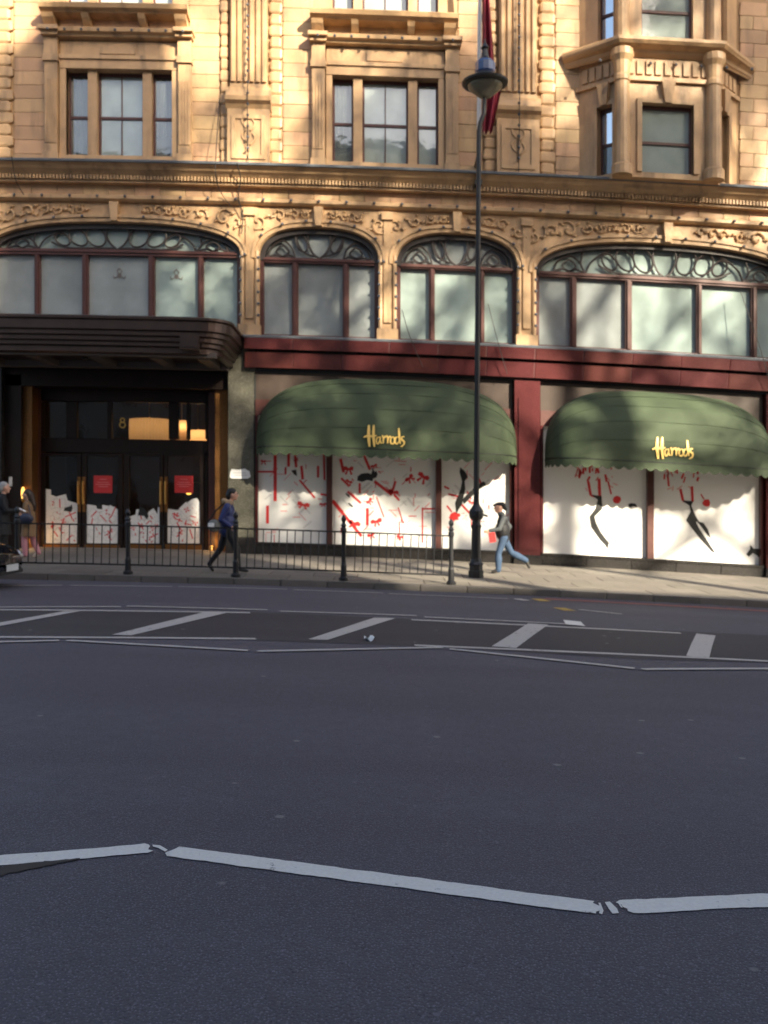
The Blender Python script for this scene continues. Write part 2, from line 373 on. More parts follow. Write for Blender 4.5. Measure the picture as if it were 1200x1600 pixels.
def line(name, u0, v0, u1, v1, wid, h, m):             # painted line of constant real width
    p, q = Vector(G(u0, v0)), Vector(G(u1, v1)); d = (q-p); nn = max(6, int(d.length*(30 if p.y < 8 else 7))); L = d.length; d = d/L; nrm = Vector((-d.y, d.x))*wid/2
    mb = MB()
    def fn(s, t):
        r = p+d*L*s; k = 1+.16*noise.noise((r.x*6, r.y*6, 1.3+t))+.10*noise.noise((r.x*25, r.y*25, 4+t))
        e = d*((.05*noise.noise((t*4, r.x, 3))-(.018*(2*t-1)**2)*(1 if s == 1 else -1)) if s in (0, 1) else 0)
        r = r+nrm*(2*t-1)*k+e; return (r.x, r.y, h)
    mb.grid(fn, nn, 6 if p.y < 8 else 2); return part(mb, name, m, road)
# darker resurfaced strip under the hatching
mb = MB(); pts = [(-60, 999), (380, 1000), (700, 1012), (1000, 1030), (1260, 1038)]; top = [(-60, 953), (380, 956), (700, 970), (1000, 984), (1260, 996)]
lo = [G(*p) for p in pts]; hi = [G(*p) for p in top]
def fn(s, t):
    i = min(3, int(s*4)); k = s*4-i; a = Vector(lo[i]).lerp(Vector(lo[i+1]), k); c = Vector(hi[i]).lerp(Vector(hi[i+1]), k); r = a.lerp(c, t); return (r.x, r.y, .004)
mb.grid(fn, 40, 2); part(mb, 'asphalt_strip', 'asphalt_dark', road)
# foreground zigzag
line('zigzag_line', -60, 1351, 234, 1326, .12, .004, 'paint_white_fresh')
line('zigzag_line', 264, 1331, 936, 1420, .128, .004, 'paint_white_fresh')
line('zigzag_line', 972, 1418, 1260, 1405, .128, .004, 'paint_white_fresh')
def flake(pts):                                        # broken chips of paint in the gaps
    mb = MB(); q = [G(u, v) for u, v in pts]; mb.add([(x, y, .004) for x, y in q], [tuple(range(len(q)))]); part(mb, 'paint_flake', 'paint_white_fresh', road)
flake([(238, 1321), (250, 1322), (262, 1329), (258, 1332), (247, 1326), (239, 1324)])
flake([(258, 1334), (263, 1331), (266, 1338), (261, 1339)])
flake([(945, 1411), (953, 1410), (964, 1421), (967, 1428), (957, 1429), (951, 1421)])
flake([(935, 1412), (938, 1412), (943, 1424), (941, 1430), (936, 1428), (938, 1421)])
flake([(964, 1410), (968, 1411), (973, 1420), (970, 1419)])
mb = MB()
def crack(s, t):
    u = -40+165*s; q = G(u, 1368-25*s+(t-.5)*(17*(1-s)+1.5)*(1+.7*noise.noise((s*17, t*2, 0)))); return (q[0], q[1], .005)
mb.grid(crack, 30, 2); part(mb, 'tar_crack', 'rubber', road)
# far zigzags, double lines and hatching
for a in [(-60, 950, 190, 949), (197, 948, 420, 954), (437, 956, 650, 963), (660, 965, 905, 977)]: line('zigzag_line', *a, .10, .012, 'paint_white')
for a in [(-60, 953, 392, 958), (640, 969, 1064, 990)]: line('edge_line', *a, .13, .008, 'paint_white')
for a in [(-60, 996, 402, 999), (645, 1009, 1260, 1037)]: line('edge_line', *a, .12, .008, 'paint_white')
for a in [(-60, 1006, 95, 1002), (105, 1002, 390, 1018), (403, 1019, 690, 1013), (700, 1015, 993, 1046), (1003, 1047, 1260, 1046)]: line('zigzag_line', *a, .10, .012, 'paint_white')
for q in [[(-40, 981), (-10, 981), (125, 956), (100, 956)], [(175, 993), (205, 994), (356, 958), (320, 957)], [(482, 1000), (512, 1001), (618, 967), (585, 966)],
          [(768, 1011), (806, 1014), (856, 977), (826, 975)], [(1072, 1026), (1107, 1031), (1118, 994), (1088, 991)], [(1330, 1040), (1370, 1044), (1378, 1006), (1346, 1004)]]:
    mark('hatch_bar', q, .0105, 'paint_white')
mark('reflective_stud', [(884, 977), (914, 980), (908, 973), (880, 970)], .016, 'paint_white_fresh', 4)
for a in [(-60, 916, 98, 915), (108, 915, 270, 917), (278, 917, 450, 921), (458, 922, 600, 927), (606, 928, 795, 936)]: line('kerb_line', *a, .07, .008, 'paint_white')
for a in [(838, 936, 852, 940), (872, 950, 892, 955)]: line('yellow_mark', *a, .22, .008, 'paint_yellow')
line('yellow_mark', 905, 953, 972, 960, .12, .008, 'paint_white_worn')
line('yellow_mark', 806, 936, 824, 939, .2, .008, 'paint_white')
line('red_route_line', 850, 936, 1260, 959, .22, .006, 'paint_red')
mb = MB(); q = G(577, 1001); mb.grid(lambda s, t: (q[0]-.06+.12*s, q[1]-.1+.2*t, .03+.03*math.sin(7*s+3*t)), 5, 5)
tag(solo(mb, 'litter', 'paper', (q[0], q[1], 0)), 'crumpled scrap of white paper lying on the hatched road', 'litter')

pv = bpy.data.objects.new('pavement', None)
b = MB(); b.grid(lambda s, t: (-60+120*s, KERB+.16+(27.3-KERB-.16)*t, pav(KERB+.16+(27.3-KERB-.16)*t)-.022), 120, 8)
pv = tag(solo(b, 'pavement', 'paving_joint', (0, 20, 0)), kind='structure')
ks = unit_block('kerb_stone', 'kerb_granite', .03)
x = -16.4
while x < 16:
    piece(ks, 'kerb_stone', pv, (x+.45, KERB+.08, .0), (.885, .16, .25)); x += .9
tilt = math.atan(.15/6.35); ps = unit_block('paving_slab', 'paving', .012)
for j in range(8):
    y0 = KERB+.17+j*.82
    x = -14.5-(.45 if j % 2 else 0)
    while x < 14.5:
        yy = y0+.405
        piece(ps, 'paving_slab', pv, (x+.45, yy, pav(yy)-.03+random.uniform(-.002, .002)), (.885, .808, .06), (tilt, 0, 0)); x += .9
b = MB(); b.grid(lambda s, t: (-60+120*s, -9.2+5.6*t, .12), 60, 2); tag(solo(b, 'near_pavement', 'paving', (0, -6, 0)), kind='structure')

# ------------------------------------------------------------------ the department store
store = thing('department_store', (0, 25, 0.0), 'ornate buff terracotta department store with arched windows above red granite shopfronts', 'building')
FY = 25.0
def bx(mb, u0, u1, r0, r1, y0, y1): return mb.box(P(u0), P(u1), y0, y1, Z(r1), Z(r0))
UL, UR, TOP = -260, 1500, -190
blk = unit_block('block', 'terracotta', .045)
def ashlar(par, u0, u1, r0, r1, ch=21.5, cw=38, y=25.0, dep=.06, name='block', jit=.006):
    r = r0; k = 0
    while r < r1-4:
        h = min(ch, r1-r); n = max(1, round((u1-u0)/cw)); sh = .5 if (k % 2 and n > 1) else 0
        edges = [u0]+[u0+(i+(.5 if sh else 1))*(u1-u0)/n for i in range(n if sh else n-1)]+[u1]
        for a, c in zip(edges, edges[1:]):
            if c-a < 3: continue
            piece(blk, name, par, (P((a+c)/2), y+dep/2+random.uniform(-jit, jit), Z(r+h/2)), ((c-a)/60-.012, dep, h/60-.012))
        r += h; k += 1
# --- backing wall with the window openings left free
GA, GB = 186, 602                                   # centres of the two three-light windows
uw = MB()
LW = [(-83, -50), (-36, 36), (50, 83)]
def wallspan(a, c): bx(uw, a, c, TOP, 257, 25.04, 25.6)
wallspan(UL, GA-83); wallspan(GA+83, GB-83); wallspan(GB+83, 922); wallspan(1141, UR)
for g in (GA, GB):
    bx(uw, g-83, g+83, 16, 106, 25.04, 25.6); bx(uw, g-83, g+83, 242, 257, 25.04, 25.6); bx(uw, g-83, g+83, TOP, -125, 25.04, 25.6)
bx(uw, 922, 1141, TOP, -125, 25.04, 25.6)
wall = part(uw, 'wall', 'terracotta_joint', store)
for (a, c) in [(22, 70), (296, 343), (442, 489), (716, 754), (868, 915), (1156, 1240)]: ashlar(wall, a, c, -40, 255)
for g in (GA, GB): ashlar(wall, g-92, g+92, 27, 47, 20, 46)
quo = unit_block('quoin', 'terracotta_plain', .16)
for (a, c) in [(-18, 21), (344, 358), (421, 441), (755, 777), (842, 867), (1241, 1290)]:
    r = -40; k = 0
    while r < 250:
        ww = (c-a)*(1 if k % 2 == 0 else .82)
        piece(quo, 'quoin', wall, (P((a+c)/2), 25.0, Z(r+9)), (ww/60, .14, 17.2/60)); r += 18; k += 1
# --- storey windows
sash = unit_block('sash_rail', 'frame_brown', .02)
def sash_window(u0, u1, r0, r1, meet, bar, y=25.3, curtain='curtain', M=None, gl=None, par=None):
    gl = gl or ('glass_pale' if curtain == 'curtain' and random.random() < .7 else 'glass_clear')
    """one light: frame, meeting rail, two panes, blind behind; M places it off the wall plane"""
    x0, x1, z0, z1 = (P(u0), P(u1), Z(r1), Z(r0)) if M is None else (u0, u1, r0, r1)
    zm = Z(meet) if M is None else meet
    MM = M or Matrix()
    f = MB(); t = .055
    for a in ((x0, x0+t, z0, z1), (x1-t, x1, z0, z1), (x0+t, x1-t, z0, z0+t), (x0+t, x1-t, z1-t*1.5, z1)): f.mbox(MM, a[0], a[1], y-.05, y+.06, a[2], a[3])
    w = part(f, 'window', 'frame_brown', par or store)
    f = MB(); f.mbox(MM, x0+t, x1-t, y-.04, y+.05, zm-.035, zm+.035); part(f, 'meeting_rail', 'frame_brown', w)
    if bar: f = MB(); xm = (x0+x1)/2; f.mbox(MM, xm-.014, xm+.014, y-.03, y+.03, z0+t, zm-.035); f.mbox(MM, xm-.014, xm+.014, y-.03, y+.03, zm+.035, z1-t*1.5); part(f, 'glazing_bar', 'frame_brown', w)
    for a, c in ((z0+t, zm-.03), (zm+.03, z1-t)):
        f = MB(); f.add([MM @ Vector(p) for p in [(x0+t, y, a), (x1-t, y, a), (x1-t, y, c), (x0+t, y, c)]], [(0, 1, 2, 3)]); part(f, 'pane', gl, w)
    f = MB()
    for i in range(24):                               # gathered net curtain hanging inside
        pass
    n = 28; drop = z0+random.uniform(.05, .9)
    f.grid(lambda s, tt: MM @ Vector((x0+(x1-x0)*s, y+.28+.03*math.sin(s*(x1-x0)*40+random.random()*.1), drop+(z1-drop)*tt)), n, 2); part(f, 'curtain', curtain, w)
    return w
for g in (GA, GB):
    for i, (a, c) in enumerate(LW):
        sash_window(g+a, g+c, 106, 242, 176, i == 1, curtain='curtain' if g == GB or i == 1 else 'curtain_dark')
        sash_window(g+a, g+c, -125, 14, -60, i == 1, curtain='curtain')
    for a, c in ((-50, -36), (36, 50)):
        for r0, r1 in ((106, 242), (-125, 16)): m = MB(); bx(m, g+a, g+c, r0, r1, 25.06, 25.5); part(m, 'stone_mullion', 'terracotta_plain', store)
    # architrave
    m = MB(); bx(m, g-92, g+92, 92, 106, 24.95, 25.2); bx(m, g-94, g+94, 86, 92, 24.9, 25.2); bx(m, g-92, g-83, 106, 242, 24.97, 25.2); bx(m, g+83, g+92, 106, 242, 24.97, 25.2); bx(m, g-92, g+92, 242, 250, 24.92, 25.2)
    part(m, 'architrave', 'terracotta_plain', store)
    m = MB(); bx(m, g-92, g+92, 63, 86, 24.985, 25.1); bx(m, g-29, g+26, 68, 83, 24.95, 25.05); part(m, 'frieze_panel', 'terracotta_plain', store)
    m = MB(); zz = Z(60)
    m.sweepx([(25.1, Z(62)), (24.82, Z(60)), (24.80, Z(57)), (24.70, Z(55)), (24.68, Z(50)), (24.72, Z(48)), (25.1, Z(47))], P(g-100), P(g+100)); part(m, 'entablature', 'terracotta_plain', store)
    for sgn in (-1, 1):
        c = g+sgn*104; m = MB()
        bx(m, c-10, c+10, 98, 250, 24.86, 25.1)
        for k in range(4): bx(m, c-8.5+k*4.6, c-5.6+k*4.6, 126, 225, 24.835, 24.9)
        bx(m, c-12, c+12, 240, 254, 24.80, 25.1); bx(m, c-12, c+12, 88, 98, 24.80, 25.1); bx(m, c-10.5, c+10.5, 60, 88, 24.84, 25.1); bx(m, c-13, c+13, 54, 60, 24.72, 25.1); bx(m, c-15, c+15, 48, 54, 24.62, 25.1)
        part(m, 'pilaster', 'terracotta_plain', store)
    m = MB(); m.sweepx([(25.1, Z(30)), (24.66, Z(28)), (24.62, Z(26)), (24.52, Z(24)), (24.48, Z(18)), (24.52, Z(16)), (25.1, Z(14))], P(g-116), P(g+112)); hood = part(m, 'hood', 'terracotta_plain', store)
    for c, h in ((-105, 9), (-47, 5.5), (40, 5.5), (100, 9)):
        m = MB(); prof = [(25.1, Z(48)), (24.92, Z(47)), (24.80, Z(42)), (24.66, Z(35)), (24.6, Z(29.5)), (25.1, Z(29.5))]
        m.sweepx(prof, P(g+c-h), P(g+c+h)); part(m, 'bracket', 'terracotta_plain', hood)
# --- giant fluted pilasters
for c in (390, 808):
    m = MB(); bx(m, c-29, c+29, TOP, 134, 24.82, 25.1); sh = part(m, 'giant_pilaster', 'terracotta_plain', store)
    for k in range(6):
        u = c-24+k*9.6; m = MB(); m.prism([(P(u-4), 24.79), (P(u-2), 24.75), (P(u+2), 24.75), (P(u+4), 24.79), (P(u+4), 24.83), (P(u-4), 24.83)], 0, 1)
        m.v = [(x, y2, Z(TOP)+(Z(126)-Z(TOP))*t) for x, t, y2 in m.v]; part(m, 'fluting_rib', 'terracotta_plain', sh)
    m = MB(); m.sweepx([(25.1, Z(170)), (24.78, Z(168)), (24.72, Z(162)), (24.62, Z(158)), (24.60, Z(152)), (24.70, Z(150)), (24.74, Z(140)), (24.80, Z(134)), (25.1, Z(134))], P(c-35), P(c+35)); part(m, 'moulded_base', 'terracotta_plain', sh)
    m = MB(); bx(m, c-33, c+33, 168, 256, 24.78, 25.1); pd = part(m, 'pedestal', 'terracotta_plain', store)
    m = MB()
    for a in ((-26, -20, 178, 246), (20, 26, 178, 246), (-20, 20, 178, 184), (-20, 20, 240, 246)): bx(m, c+a[0], c+a[1], a[2], a[3], 24.74, 24.8)
    part(m, 'panel_moulding', 'terracotta_plain', pd)
    m = MB()
    for s2 in (-1, 1):
        for q in (0, 1):
            m.tube([(P(c+s2*(3+7*math.sin(t*.9))), 24.77, Z(200+q*22+s2*2-6*t)) for t in (0, .6, 1.2, 1.8, 2.4, 3.0)], .028, 6)
        m.tube([(P(c), 24.77, Z(192)), (P(c), 24.76, Z(234))], .03, 6)
    part(m, 'carved_drop', 'terracotta_plain', pd)
# --- canted bay window on the right
bayL, bayFL, bayFR, bayR = (5.08, 25.0), (5.98, 24.15), (8.28, 24.15), (9.18, 25.0)
def frame_on(a, c):                                   # matrix: x along the face, y into the building
    d = Vector((c[0]-a[0], c[1]-a[1], 0)); L = d.length; d /= L
    M = Matrix(((d.x, -d.y, 0, a[0]), (d.y, d.x, 0, a[1]), (0, 0, 1, 0), (0, 0, 0, 1))); return M, L
zb, zw0, zw1, zc0 = Z(258), Z(257), Z(142), Z(72)
def bayz(r): return Z(r)*.966+.1                      # nearer face, a little larger in the image
ZL = dict(win0=Z(254), win1=Z(150), meet=Z(206), key=Z(118), cor0=Z(74), cor1=Z(58), up0=Z(55), up1=Z(-90), upm=Z(6))
bay = MB()
for (a, c, side) in ((bayL, bayFL, 0), (bayFL, bayFR, 1), (bayFR, bayR, 2)):
    M, L = frame_on(a, c)
    mar = .36 if side else .5; w0, w1 = (.50, L-.50) if side == 1 else ((.55, L-.24) if side == 0 else (.24, L-.5))
    for (z0, z1, q0, q1) in ((Z(262), ZL['up0']-.05, ZL['win0'], ZL['win1']), (ZL['up0']-.05, Z(TOP), ZL['up0'], ZL['up1'])):
        bay.mbox(M, 0, w0, 0, .4, z0, z1); bay.mbox(M, w1, L, 0, .4, z0, z1); bay.mbox(M, w0, w1, 0, .4, z0, q0); bay.mbox(M, w0, w1, 0, .4, q1, z1)
bw = part(bay, 'bay_window', 'terracotta_plain', store)
for (a, c, side) in ((bayL, bayFL, 0), (bayFL, bayFR, 1), (bayFR, bayR, 2)):
    M, L = frame_on(a, c); w0, w1 = (.50, L-.50) if side == 1 else ((.55, L-.24) if side == 0 else (.24, L-.5))
    sash_window(w0, w1, ZL['win0'], ZL['win1'], ZL['meet'], False, .2, 'curtain', M, 'glass_pale' if side == 1 else 'glass_clear')
    sash_window(w0, w1, ZL['up0'], ZL['up1'], ZL['upm'], False, .2, 'curtain', M, 'glass_pale' if side == 1 else 'glass_clear')
    m = MB(); mm = (w0+w1)/2                             # surround and keystones
    m.mbox(M, w0-.12, w0, -.06, .1, ZL['win0'], ZL['win1']+.1); m.mbox(M, w1, w1+.12, -.06, .1, ZL['win0'], ZL['win1']+.1); m.mbox(M, w0-.001, w1+.001, -.06, .1, ZL['win1'], ZL['win1']+.1)
    z1 = ZL['key']; m.hexa([M @ Vector(p) for p in [(mm-.09, -.12, ZL['win1']), (mm+.09, -.12, ZL['win1']), (mm+.09, .1, ZL['win1']), (mm-.09, .1, ZL['win1']), (mm-.17, -.16, z1), (mm+.17, -.16, z1), (mm+.17, .1, z1), (mm-.17, .1, z1)]])
    m.mbox(M, -.05 if side != 1 else -.02, L+.02, -.09, .1, z1, z1+.1)
    for k in range(int(L/.24)):                          # upright tablets of the frieze
        x = .1+(k+.5)*(L-.2)/int(L/.24); m.mbox(M, x-.075, x+.075, -.05, .05, z1+.18, z1+.52)
    part(m, 'window_surround', 'terracotta_plain', bw)
for (x, y) in (bayFL, bayFR):
    m = MB(); m.lathe([(.26, Z(262)), (.26, Z(248)), (.20, Z(244)), (.185, Z(150)), (.18, Z(122)), (.21, Z(120)), (.21, Z(114)), (.19, Z(110)), (.22, Z(92)), (.29, Z(84)), (.29, Z(74))], (x, y-.04, 0), 14); part(m, 'column', 'terracotta_plain', bw, smooth=False)
    m = MB(); m.lathe([(.2, Z(56)), (.18, Z(50)), (.16, Z(TOP))], (x, y-.04, 0), 12); part(m, 'upper_column', 'terracotta_plain', bw)
m = MB()                                               # cornice following the bay
prof = [(.02, Z(82)), (.12, Z(78)), (.16, Z(74)), (.36, Z(70)), (.42, Z(66)), (.42, Z(62)), (.34, Z(59)), (.0, Z(57))]
plan = [Vector((4.72, 25.04)), Vector(bayFL), Vector(bayFR), Vector((9.54, 25.04))]
off = [Vector((-.25, -.35)), Vector((-.42, -1.0)), Vector((.42, -1.0)), Vector((.25, -.35))]
vs_ = []; fs_ = []
for p, o in zip(plan, off):
    for (q, z) in prof: vs_.append((p.x+o.x*q, p.y+o.y*q, z))
k = len(prof)
for i in range(3):
    for j in range(k-1): fs_.append((i*k+j, i*k+j+1, (i+1)*k+j+1, (i+1)*k+j))
fs_.append(tuple(range(k))); fs_.append(tuple(3*k+j for j in range(k)))
m.add(vs_, fs_); part(m, 'bay_cornice', 'terracotta_plain', bw)
# --- main cornice
m = MB(); m.sweepx([(25.3, Z(263)), (24.40, Z(262.5)), (24.38, Z(259.5)), (24.46, Z(257.5)), (25.3, Z(254))], P(UL), P(UR)); part(m, 'lead_flashing', 'lead', store)
m = MB(); m.sweepx([(25.3, Z(276)), (24.72, Z(276)), (24.66, Z(273)), (24.58, Z(270)), (24.52, Z(266)), (24.44, Z(263.2)), (25.3, Z(263.2))], P(UL), P(UR)); part(m, 'cornice', 'terracotta_plain', store)
m = MB(); m.sweepx([(25.3, Z(284)), (24.86, Z(284)), (24.86, Z(276.2)), (25.3, Z(276.2))], P(UL), P(UR)); bx(m, UL, UR, 284, 287, 24.78, 25.2); part(m, 'bed_moulding', 'terracotta_plain', store)
m = MB(); u = UL
while u < UR: bx(m, u, u+3.1, 276.6, 283.4, 24.70, 24.9); u += 5.2
part(m, 'dentil_course', 'terracotta_plain', store, kind='stuff')
m = MB(); bx(m, UL, UR, 286, 316, 25.05, 25.5); fr = part(m, 'frieze', 'terracotta_joint', store)
u = -30
while u < 1240: piece(blk, 'block', fr, (P(u+20), 25.02, Z(294.5)), (.655, .07, 15.2/60)); u += 40
m = MB(); m.sweepx([(25.3, Z(314)), (24.93, Z(313)), (24.86, Z(310)), (24.86, Z(305)), (24.94, Z(303)), (25.3, Z(302.5))], P(UL), P(UR)); part(m, 'string_course', 'terracotta_plain', store)
# --- arches: centre, half width, spring line, apex
ARCH = [(180, 195, 392, 345, 385, 394), (498, 93, 396, 345, 391, 399), (714, 94, 398, 346, 394, 401), (1042, 204, 402, 346, 396, 404)]
def arc(cx, hw, sp, ap, extra=0, n=36, ex=2.5):
    out = []
    for i in range(n+1):
        t = PI-PI*i/n; c, s = math.cos(t), math.sin(t)
        x = math.copysign(abs(c)**(2/ex), c); z = abs(s)**(2/ex)
        out.append((P(cx+(hw+extra)*x), Z(sp-(sp-ap+extra)*z)))
    return out
m = MB()
spans = []
for (cx, hw, sp, ap, t0, t1) in ARCH:
    a = arc(cx, hw, sp, ap, 0, 48)
    for p, q in zip(a, a[1:]):
        if q[0]-p[0] > 1e-4: m.hexa([(p[0], 25.04, p[1]), (q[0], 25.04, q[1]), (q[0], 25.5, q[1]), (p[0], 25.5, p[1]), (p[0], 25.04, Z(313)), (q[0], 25.04, Z(313)), (q[0], 25.5, Z(313)), (p[0], 25.5, Z(313))])
spw = part(m, 'spandrel_wall', 'terracotta_plain', store)
PIERS = [(-46, -15), (375, 405), (591, 620), (808, 838), (1246, 1282)]
for (a, c) in PIERS:
    m = MB(); bx(m, a, c, 313, 517, 25.02, 25.5); bx(m, a-2, c+2, 500, 517, 24.92, 25.2)
    pr = part(m, 'pier', 'terracotta_plain', store)
    for uu in (a+3.5, c-3.5): m = MB(); m.tube([(P(uu), 25.0, Z(500)), (P(uu), 25.0, Z(385))], .055, 8); part(m, 'roll_moulding', 'terracotta_plain', pr)
    m = MB(); mid = (a+c)/2; bx(m, mid-6, mid+6, 330, 490, 24.97, 25.1); bx(m, mid-9, mid+9, 318, 330, 24.9, 25.1); part(m, 'pier_strip', 'terracotta_plain', pr)
for a, c in ((UL, -46), (1282, UR)): m = MB(); bx(m, a, c, 313, 570, 25.02, 25.5); part(m, 'end_wall', 'terracotta_plain', store)
for (cx, hw, sp, ap, t0, t1) in ARCH:
    m = MB(); m.band(arc(cx, hw, sp, ap, 4, 48), .05, 24.97, 25.2); m.band(arc(cx, hw, sp, ap, 9.5, 48), .04, 24.93, 25.1); ar = part(m, 'archivolt', 'terracotta_plain', spw)
    m = MB(); m.prism([(P(cx-5), Z(ap-1)), (P(cx+5), Z(ap-1)), (P(cx+7), Z(315)), (P(cx-7), Z(315))], 24.84, 25.05); part(m, 'keystone', 'terracotta_plain', spw)
    # carved scrolls and leaves in the spandrels
    for sgn in (-1, 1):
        m = MB(); zt = arc(cx, hw, sp, ap, 12, 80); u = hw*1.02
        while u > hw*.2:
            X = P(cx+sgn*u); zz = min(zt, key=lambda p: abs(p[0]-X))[1]; room = Z(316)-zz
            if room < .09: break
            rad = min(.24, room*.44)*random.uniform(.8, 1.05); cz = zz+room*.5; ph = random.uniform(-.8, .8); flip = random.choice((-1, 1))
            m.tube([(X+sgn*(rad*(1-t/12)*math.cos(ph+t*.6)), 25.0, cz+flip*rad*(1-t/12)*math.sin(ph+t*.6)) for t in range(12)], [.02+.002*t for t in range(12)], 6)
            for k in range(4):
                q = ph+k*1.5; L = rad*random.uniform(.9, 1.5); ca, sa = math.cos(q), math.sin(q)
                m.tube([(X+ca*rad*.7, 25.02, cz+sa*rad*.7*.8), (X+ca*L, 24.99, cz+max(-room*.46, min(room*.46, sa*L*.7))), (X+ca*L*1.25+.03, 25.02, cz+max(-room*.47, min(room*.47, sa*L*.6+.05)))], [.015, .04, .008], 6)
            u -= rad*60*random.uniform(2.0, 2.6)
        if m.f: part(m, 'carved_scrolls', 'terracotta_plain', spw)
# --- arched windows
BOT = 517
def arched_window(i, mullions, panes_dim):
    cx, hw, sp, ap, t0, t1 = ARCH[i]
    fr_ = MB(); a = arc(cx, hw, sp, ap, -2.5, 48); af = MB(); af.band(a, .085, 25.13, 25.42)
    bx(fr_, cx-hw, cx-hw+6, sp, BOT, 25.16, 25.42); bx(fr_, cx+hw-6, cx+hw, sp, BOT, 25.16, 25.42); bx(fr_, cx-hw+6, cx+hw-6, BOT-5, BOT, 25.16, 25.42)
    w = part(fr_, 'arched_window', 'frame_brown', store); part(af, 'arch_frame', 'iron_tracery', w)
    m = MB(); bx(m, cx-hw+6.1, cx+hw-6.1, t0, t1, 25.14, 25.40); bx(m, cx-hw+6.1, cx+hw-6.1, t0+2.5, t0+5, 25.10, 25.2); part(m, 'transom', 'frame_brown', w)
    ed = [cx-hw+6]+[x for q in mullions for x in q]+[cx+hw-6]
    for (p, q) in mullions:
        m = MB(); bx(m, p, q, t1, BOT-5, 25.17, 25.40); bx(m, p+2.6, q-2.6, t1, BOT-5, 25.12, 25.2); part(m, 'mullion', 'frame_brown', w)
    for k in range(0, len(ed), 2):
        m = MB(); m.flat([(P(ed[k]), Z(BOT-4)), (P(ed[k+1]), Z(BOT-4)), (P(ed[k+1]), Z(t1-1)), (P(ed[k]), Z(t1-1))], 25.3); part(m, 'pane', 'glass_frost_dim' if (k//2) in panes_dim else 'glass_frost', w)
    m = MB(); poly = [p for p in a if p[1] >= Z(t0)]; xs0, xs1 = poly[0][0], poly[-1][0]
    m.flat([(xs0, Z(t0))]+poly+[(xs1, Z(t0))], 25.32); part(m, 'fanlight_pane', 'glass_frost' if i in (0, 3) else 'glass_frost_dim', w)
    # art nouveau tracery
    m = MB(); H = t0-ap-2; B = t0
    def crv(pts, r=.027):
        q = spline([(cx+x, B-y) for x, y in pts], 6); lim = []
        for (u, v) in q:
            e = abs(u-cx)/(hw-5); top = sp-(sp-ap-5)*max(0, 1-min(1, e)**2.5)**.4; lim.append((P(u), 25.22, Z(max(v, top))))
        m.tube(lim, r, 6)
    for s in (-1, 1):
        crv([(0, 1), (s*11, 10), (s*18, .62*H), (s*15, .9*H), (0, H)], .03)
        if hw > 150:
            for (ex_, ez, rx_, rz_, tl) in ((34, .54, 15, .40, .25), (62, .50, 14, .34, .35), (87, .42, 11, .26, .4)):
                crv([(s*(ex_+rx_*math.cos(t)+tl*rx_*math.sin(t)), H*(ez+rz_*math.sin(t))) for t in [2*PI*q/12 for q in range(13)]])
            crv([(s*4, 3), (s*40, 3), (s*80, .08*H), (s*104, .3*H)])
            crv([(s*124, 1), (s*114, .42*H), (s*88, .78*H), (s*52, .95*H), (s*22, H)], .028)
            crv([(s*124, 1), (s*132, .3*H), (s*127, .8*H)], .028)
            crv([(s*126, 1), (s*134, .36*H), (s*150, .55*H), (s*168, .36*H), (s*175, 1)]); crv([(s*150, 1), (s*140, .22*H), (s*150, .42*H), (s*161, .22*H), (s*150, 1)]); crv([(s*128, 2), (s*140, .12*H), (s*150, .05*H)]); crv([(s*174, 2), (s*161, .12*H), (s*150, .05*H)])
        else:
            crv([(s*5, 4), (s*24, .22*H), (s*34, .55*H), (s*38, .9*H)], .026)
            crv([(s*(28+9*math.cos(t)+4*math.sin(t)), H*(.56+.32*math.sin(t))) for t in [2*PI*q/12 for q in range(13)]])
            crv([(s*38, 1), (s*44, .4*H), (s*58, .62*H), (s*74, .4*H), (s*82, 2)]); crv([(s*58, 2), (s*48, .22*H), (s*58, .45*H), (s*68, .22*H), (s*58, 2)]); crv([(s*38, 1), (s*46, .1*H), (s*58, .06*H), (s*70, .1*H), (s*82, 1)])
    part(m, 'tracery', 'iron_tracery', w)
    return w
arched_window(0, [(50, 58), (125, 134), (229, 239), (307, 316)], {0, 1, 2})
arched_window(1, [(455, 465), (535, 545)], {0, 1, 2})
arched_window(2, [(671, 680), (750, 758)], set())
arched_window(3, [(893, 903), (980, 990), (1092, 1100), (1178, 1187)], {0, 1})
for i, uu in ((0, 182), (0, 272)):                       # etched crests on two panes
    m = MB(); c = (P(uu), Z(424))
    m.lathe([(.05, -.01), (.06, 0), (.05, .01)], (0, 0, 0), 10); m.v = [(c[0]+x, 25.285+z*.2, c[1]+y) for x, y, z in m.v]
    for s in (-1, 1): m.tube([(c[0]+s*.02, 25.285, c[1]+.05), (c[0]+s*.07, 25.285, c[1]+.12), (c[0], 25.285, c[1]+.2)], .012, 5); m.tube([(c[0]+s*.06, 25.285, c[1]-.03), (c[0]+s*.14, 25.285, c[1]-.07), (c[0]+s*.16, 25.285, c[1]+.0)], .012, 5)
    part(m, 'etched_crest', 'bronze_soffit', store)
